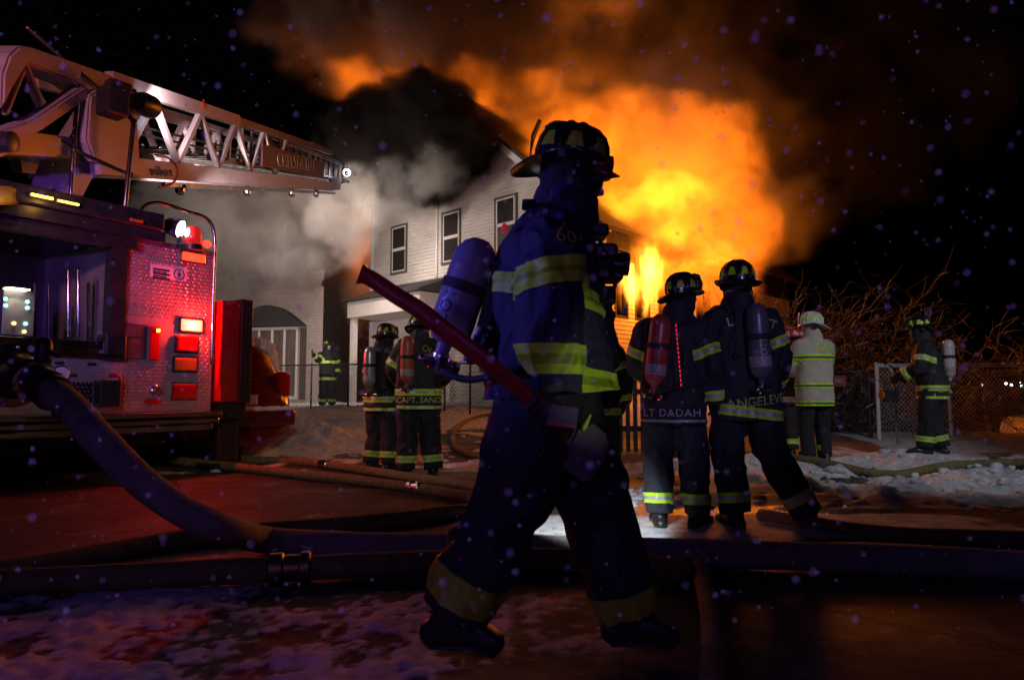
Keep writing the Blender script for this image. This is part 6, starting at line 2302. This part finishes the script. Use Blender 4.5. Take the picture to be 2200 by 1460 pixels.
# --- chief in the pale coat, and the red and white helmet beyond him
S_ = .99
p = stand(1750, 8.25)
JD = dict(e_l=(-.24, .1, 1.2), w_l=(-.12, .28, 1.15), e_r=(.25, .1, 1.2), w_r=(.12, .28, 1.14), a_l=(-.10, 0, .11), a_r=(.12, .0, .11), k_l=(-.11, .03, .5), k_r=(.12, .03, .5))
r, j, co, tr, _, _ = person('chief in a pale tan coat and white helmet facing away', p, radians(14), JD, S_, M_TAN, mat('plain_black_trousers', (.014, .014, .018), .85, var=.3), M_HWHITE, look=radians(55), hood=None, hem=.22, seed=12, group='firefighters in the street', coat_amp=.007, leg=(.105, .09, .082))
for dz, w in ((.36, .036), (.02, .034), (-.19, .030)):
    band('coat_band', co.data, j['pel'] + V((0, 0, dz)) * S_, (0, 0, 1), w, .30, co, [M_LIME, M_TANKDARK], third=.36)
for q in 'rl': band('sleeve_band', co.data, j['s_' + q].lerp(j['e_' + q], .6), j['e_' + q] - j['s_' + q], .034, .14, co, [M_LIME, M_TANKDARK])
band('trouser_band', tr.data, j['a_r'].lerp(j['k_r'], .3) + V((-.12, 0, 0)), (0, 0, 1), .03, .06, tr)
decal('lettering', 'CHELSEA', co.data, j['chest'] + V((.05, 0, .150)), (0, 1, 0), (1, 0, -.08), (.08, 0, 1), .078, M_LIME, co)
decal('lettering', 'DEPUTY', co.data, j['chest'] + V((.055, 0, .082)), (0, 1, 0), (1, 0, -.03), (.03, 0, 1), .078, M_LIME, co)
p = stand(1712, 9.2)
r, j, co, tr, HR, HM = person('officer in a red and white helmet mostly hidden behind the pale coat', p, radians(10), None, .93, M_COAT, M_PANTS, M_HRED, look=radians(60), seed=15, group='firefighters in the street', patches=M_HWHITE, shield_m=M_HWHITE, vox=.017)
std_bands(r, j, co, tr, .93)

# --- lieutenant on the right, in profile
S_ = .94
p = stand(2000, 8.55)
JE = dict(pel=(0, -.02, .94), chest=(0, .03, 1.30), shl=(0, .05, 1.44), neck=(0, .07, 1.51), head=(0, .11, 1.65), s_l=(-.185, .05, 1.43), e_l=(-.25, .10, 1.17), w_l=(-.16, .32, 1.06), s_r=(.185, .05, 1.43), e_r=(.26, .12, 1.17), w_r=(.14, .33, 1.05),
          a_l=(-.13, .10, .11), t_l=(-.15, .30, .045), k_l=(-.12, .06, .5), a_r=(.13, -.10, .11), t_r=(.16, .10, .045), k_r=(.13, -.01, .5))
r, j, co, tr, _, _ = person('lieutenant in profile at right with a pale cylinder on his back', p, radians(62), JE, S_, M_COAT, M_PANTS, M_HBLACK, tilt=.05, seed=20, group='firefighters in the street', bulk=1.05)
std_bands(r, j, co, tr, S_, hemz=(.10, -.04))
rw = Matrix.Rotation(radians(-62), 3, 'Z')
decal('lettering', 'LT. CALA', co.data, j['pel'] + rw @ V((.10, 0, 0)) + V((0, 0, -.085)), rw @ V((0, 1, 0)), rw @ V((1, 0, -.06)), V((0, 0, 1)), .075, M_DECAL, co)
decal('lettering', '210', tr.data, j['h_l'] + V((0, 0, -.12)), rw @ V((0, 1, 0)), rw @ V((1, 0, 0)), V((0, 0, 1)), .075, M_DECALW, tr)
backpack(r, j, mat('pale_air_cylinder', (.55, .50, .50), .35, var=.2), S_, dx=0, lean=0, gap=.25)
bm = bmesh.new()
lt_hand = p + Matrix.Rotation(radians(62), 3, 'Z') @ V((0, .40, .93))
tool = tag(empty('pry_bar', lt_hand), 'long steel pry bar held upright by the lieutenant at right', 'pry bar')
tube(bm, [(0, 0, .12), (.01, -.01, -.80)], .014, 10)
obj('shaft', bm, M_STEEL, tool, smooth=True)
bm = bmesh.new()
prism(bm, [(-.016, -.05, .11), (-.016, .02, .12), (-.016, .10, .19), (-.016, .09, .21), (-.016, 0, .16)], (.032, 0, 0))
obj('claw', bm, M_STEEL, tool)
lan = tag(empty('hand_lantern', lt_hand + V((-.10, -.08, -.10))), 'boxy hand lantern hanging from the lieutenant\'s hand', 'lantern')
bm = bmesh.new(); box(bm, (-.09, -.06, -.16), (.09, .06, .0), bev=.015); obj('lantern_body', bm, M_BLACKMETAL, lan)
bm = bmesh.new(); tube(bm, smooth_path([(-.07, 0, .0), (-.05, 0, .07), (.05, 0, .07), (.07, 0, .0)], 5), .012, 8); obj('handle', bm, M_BLACK, lan, smooth=True)
bm = bmesh.new(); lathe(bm, [(0, 0), (.055, 0), (.055, .03), (.045, .032), (0, .03)], align((-.09, 0, -.08), (-1, 0, 0)), 16); obj('lens', bm, M_AMBERLENS, lan, smooth=True, sharp=35)

# --- pair on the left of centre
S_ = 1.0
p = stand(900, 7.45)
JG = dict(pel=(0, 0, .95), chest=(0, .04, 1.31), shl=(0, .08, 1.44), neck=(0, .11, 1.50), head=(-.02, .19, 1.60), s_r=(.19, .06, 1.42), e_r=(.29, .14, 1.16), w_r=(.2, .34, 1.02), s_l=(-.19, .06, 1.42), e_l=(-.29, .14, 1.17), w_l=(-.18, .34, 1.05),
          a_r=(.16, -.02, .11), a_l=(-.12, .02, .11))
r, j, co, tr, HG, HM = person('captain seen from behind with an orange cylinder, head bowed', p, radians(6), JG, S_, M_COAT, M_PANTS, M_HBLACK, look=radians(20), tilt=.35, seed=24, group='firefighters in the street', bulk=1.06, patches=M_OLIVE, shield_m=mat('orange_front_piece', (.5, .14, .03), .5))
std_bands(r, j, co, tr, S_, hemz=(.14, -.04))
decal('lettering', 'CAPT. SANDS', co.data, j['pel'] + V((0.02, 0, -.095)), (0, 1, 0), (1, 0, 0), (0, 0, 1), .085, M_DECAL, co)
decal('lettering', 'OU', co.data, j['shl'] + V((.10, 0, -.05)), (0, 1, 0), (1, 0, -.5), (.5, 0, 1), .10, mat('tan_lettering', (.5, .3, .12), .6), co)
backpack(r, j, mat('orange_air_cylinder', (.40, .10, .05), .4, var=.2), S_, dx=-.12, lean=.0, gap=.232)
S_ = .95
p = stand(820, 8.1)
JH = dict(head=(.02, .06, 1.64), e_r=(.26, .12, 1.2), w_r=(.2, .34, 1.2), e_l=(-.28, .06, 1.18), w_l=(-.22, .24, 1.0))
r, j, co, tr, _, _ = person('firefighter with a steel cylinder leaning towards the captain', p, radians(-32), JH, S_, M_COAT, M_PANTS, M_HBLACK, seed=28, group='firefighters in the street', patches=M_OLIVE, tilt=.1)
std_bands(r, j, co, tr, S_, hemz=(.10, -.04))
backpack(r, j, mat('steel_air_cylinder', (.42, .44, .46), .3, .6), S_, dx=.02, gap=.232)

# --- far figure by the dark fence, and one half hidden behind the striding man
p = stand(703, 18.2)
r, j, co, tr, _, _ = person('far firefighter in the smoke by the black fence', p, radians(-150), dict(e_r=(.3, .1, 1.3), w_r=(.42, .2, 1.42)), .98, M_COAT, M_PANTS, M_HBLACK, seed=31, group='firefighters in the street', vox=.02)
std_bands(r, j, co, tr, .98, hemz=(0, ), chest=True)
p = stand(1282, 6.4, 0)
r, j, co, tr, _, _ = person('firefighter nearly hidden behind the striding man, only a sleeve showing', p, radians(-5), None, .92, M_COAT, M_PANTS, M_HBLACK, seed=35, group='firefighters in the street', vox=.017)
std_bands(r, j, co, tr, .92)

# ---------------------------------------------------------------- falling snow
rnd = random.Random(21)
bm = bmesh.new()
for k in range(1900):
    d = 0.45 * (9.0 / 0.45) ** rnd.random() if k > 260 else rnd.uniform(.4, 2.2)
    px, py = rnd.uniform(-150, 2350), rnd.uniform(-150, 1350)
    p = CAMP + ray(px, py) * d
    if p.z < .05: continue
    r_ = rnd.uniform(.0010, .0022) * (1 if d > .8 else .8)
    M = Matrix.Translation(p) @ Matrix.Rotation(rnd.random() * 6, 4, 'X') @ Matrix.Diagonal((r_ * rnd.uniform(.7, 1.2), r_, r_ * rnd.uniform(.7, 1.3), 1))
    bmesh.ops.create_icosphere(bm, subdivisions=1, radius=1.0, matrix=M)
tag(obj('falling_snow', bm, mat('snowflake', (.9, .9, .92), .8), None, smooth=True), 'snowflakes drifting through the air', kind='stuff')
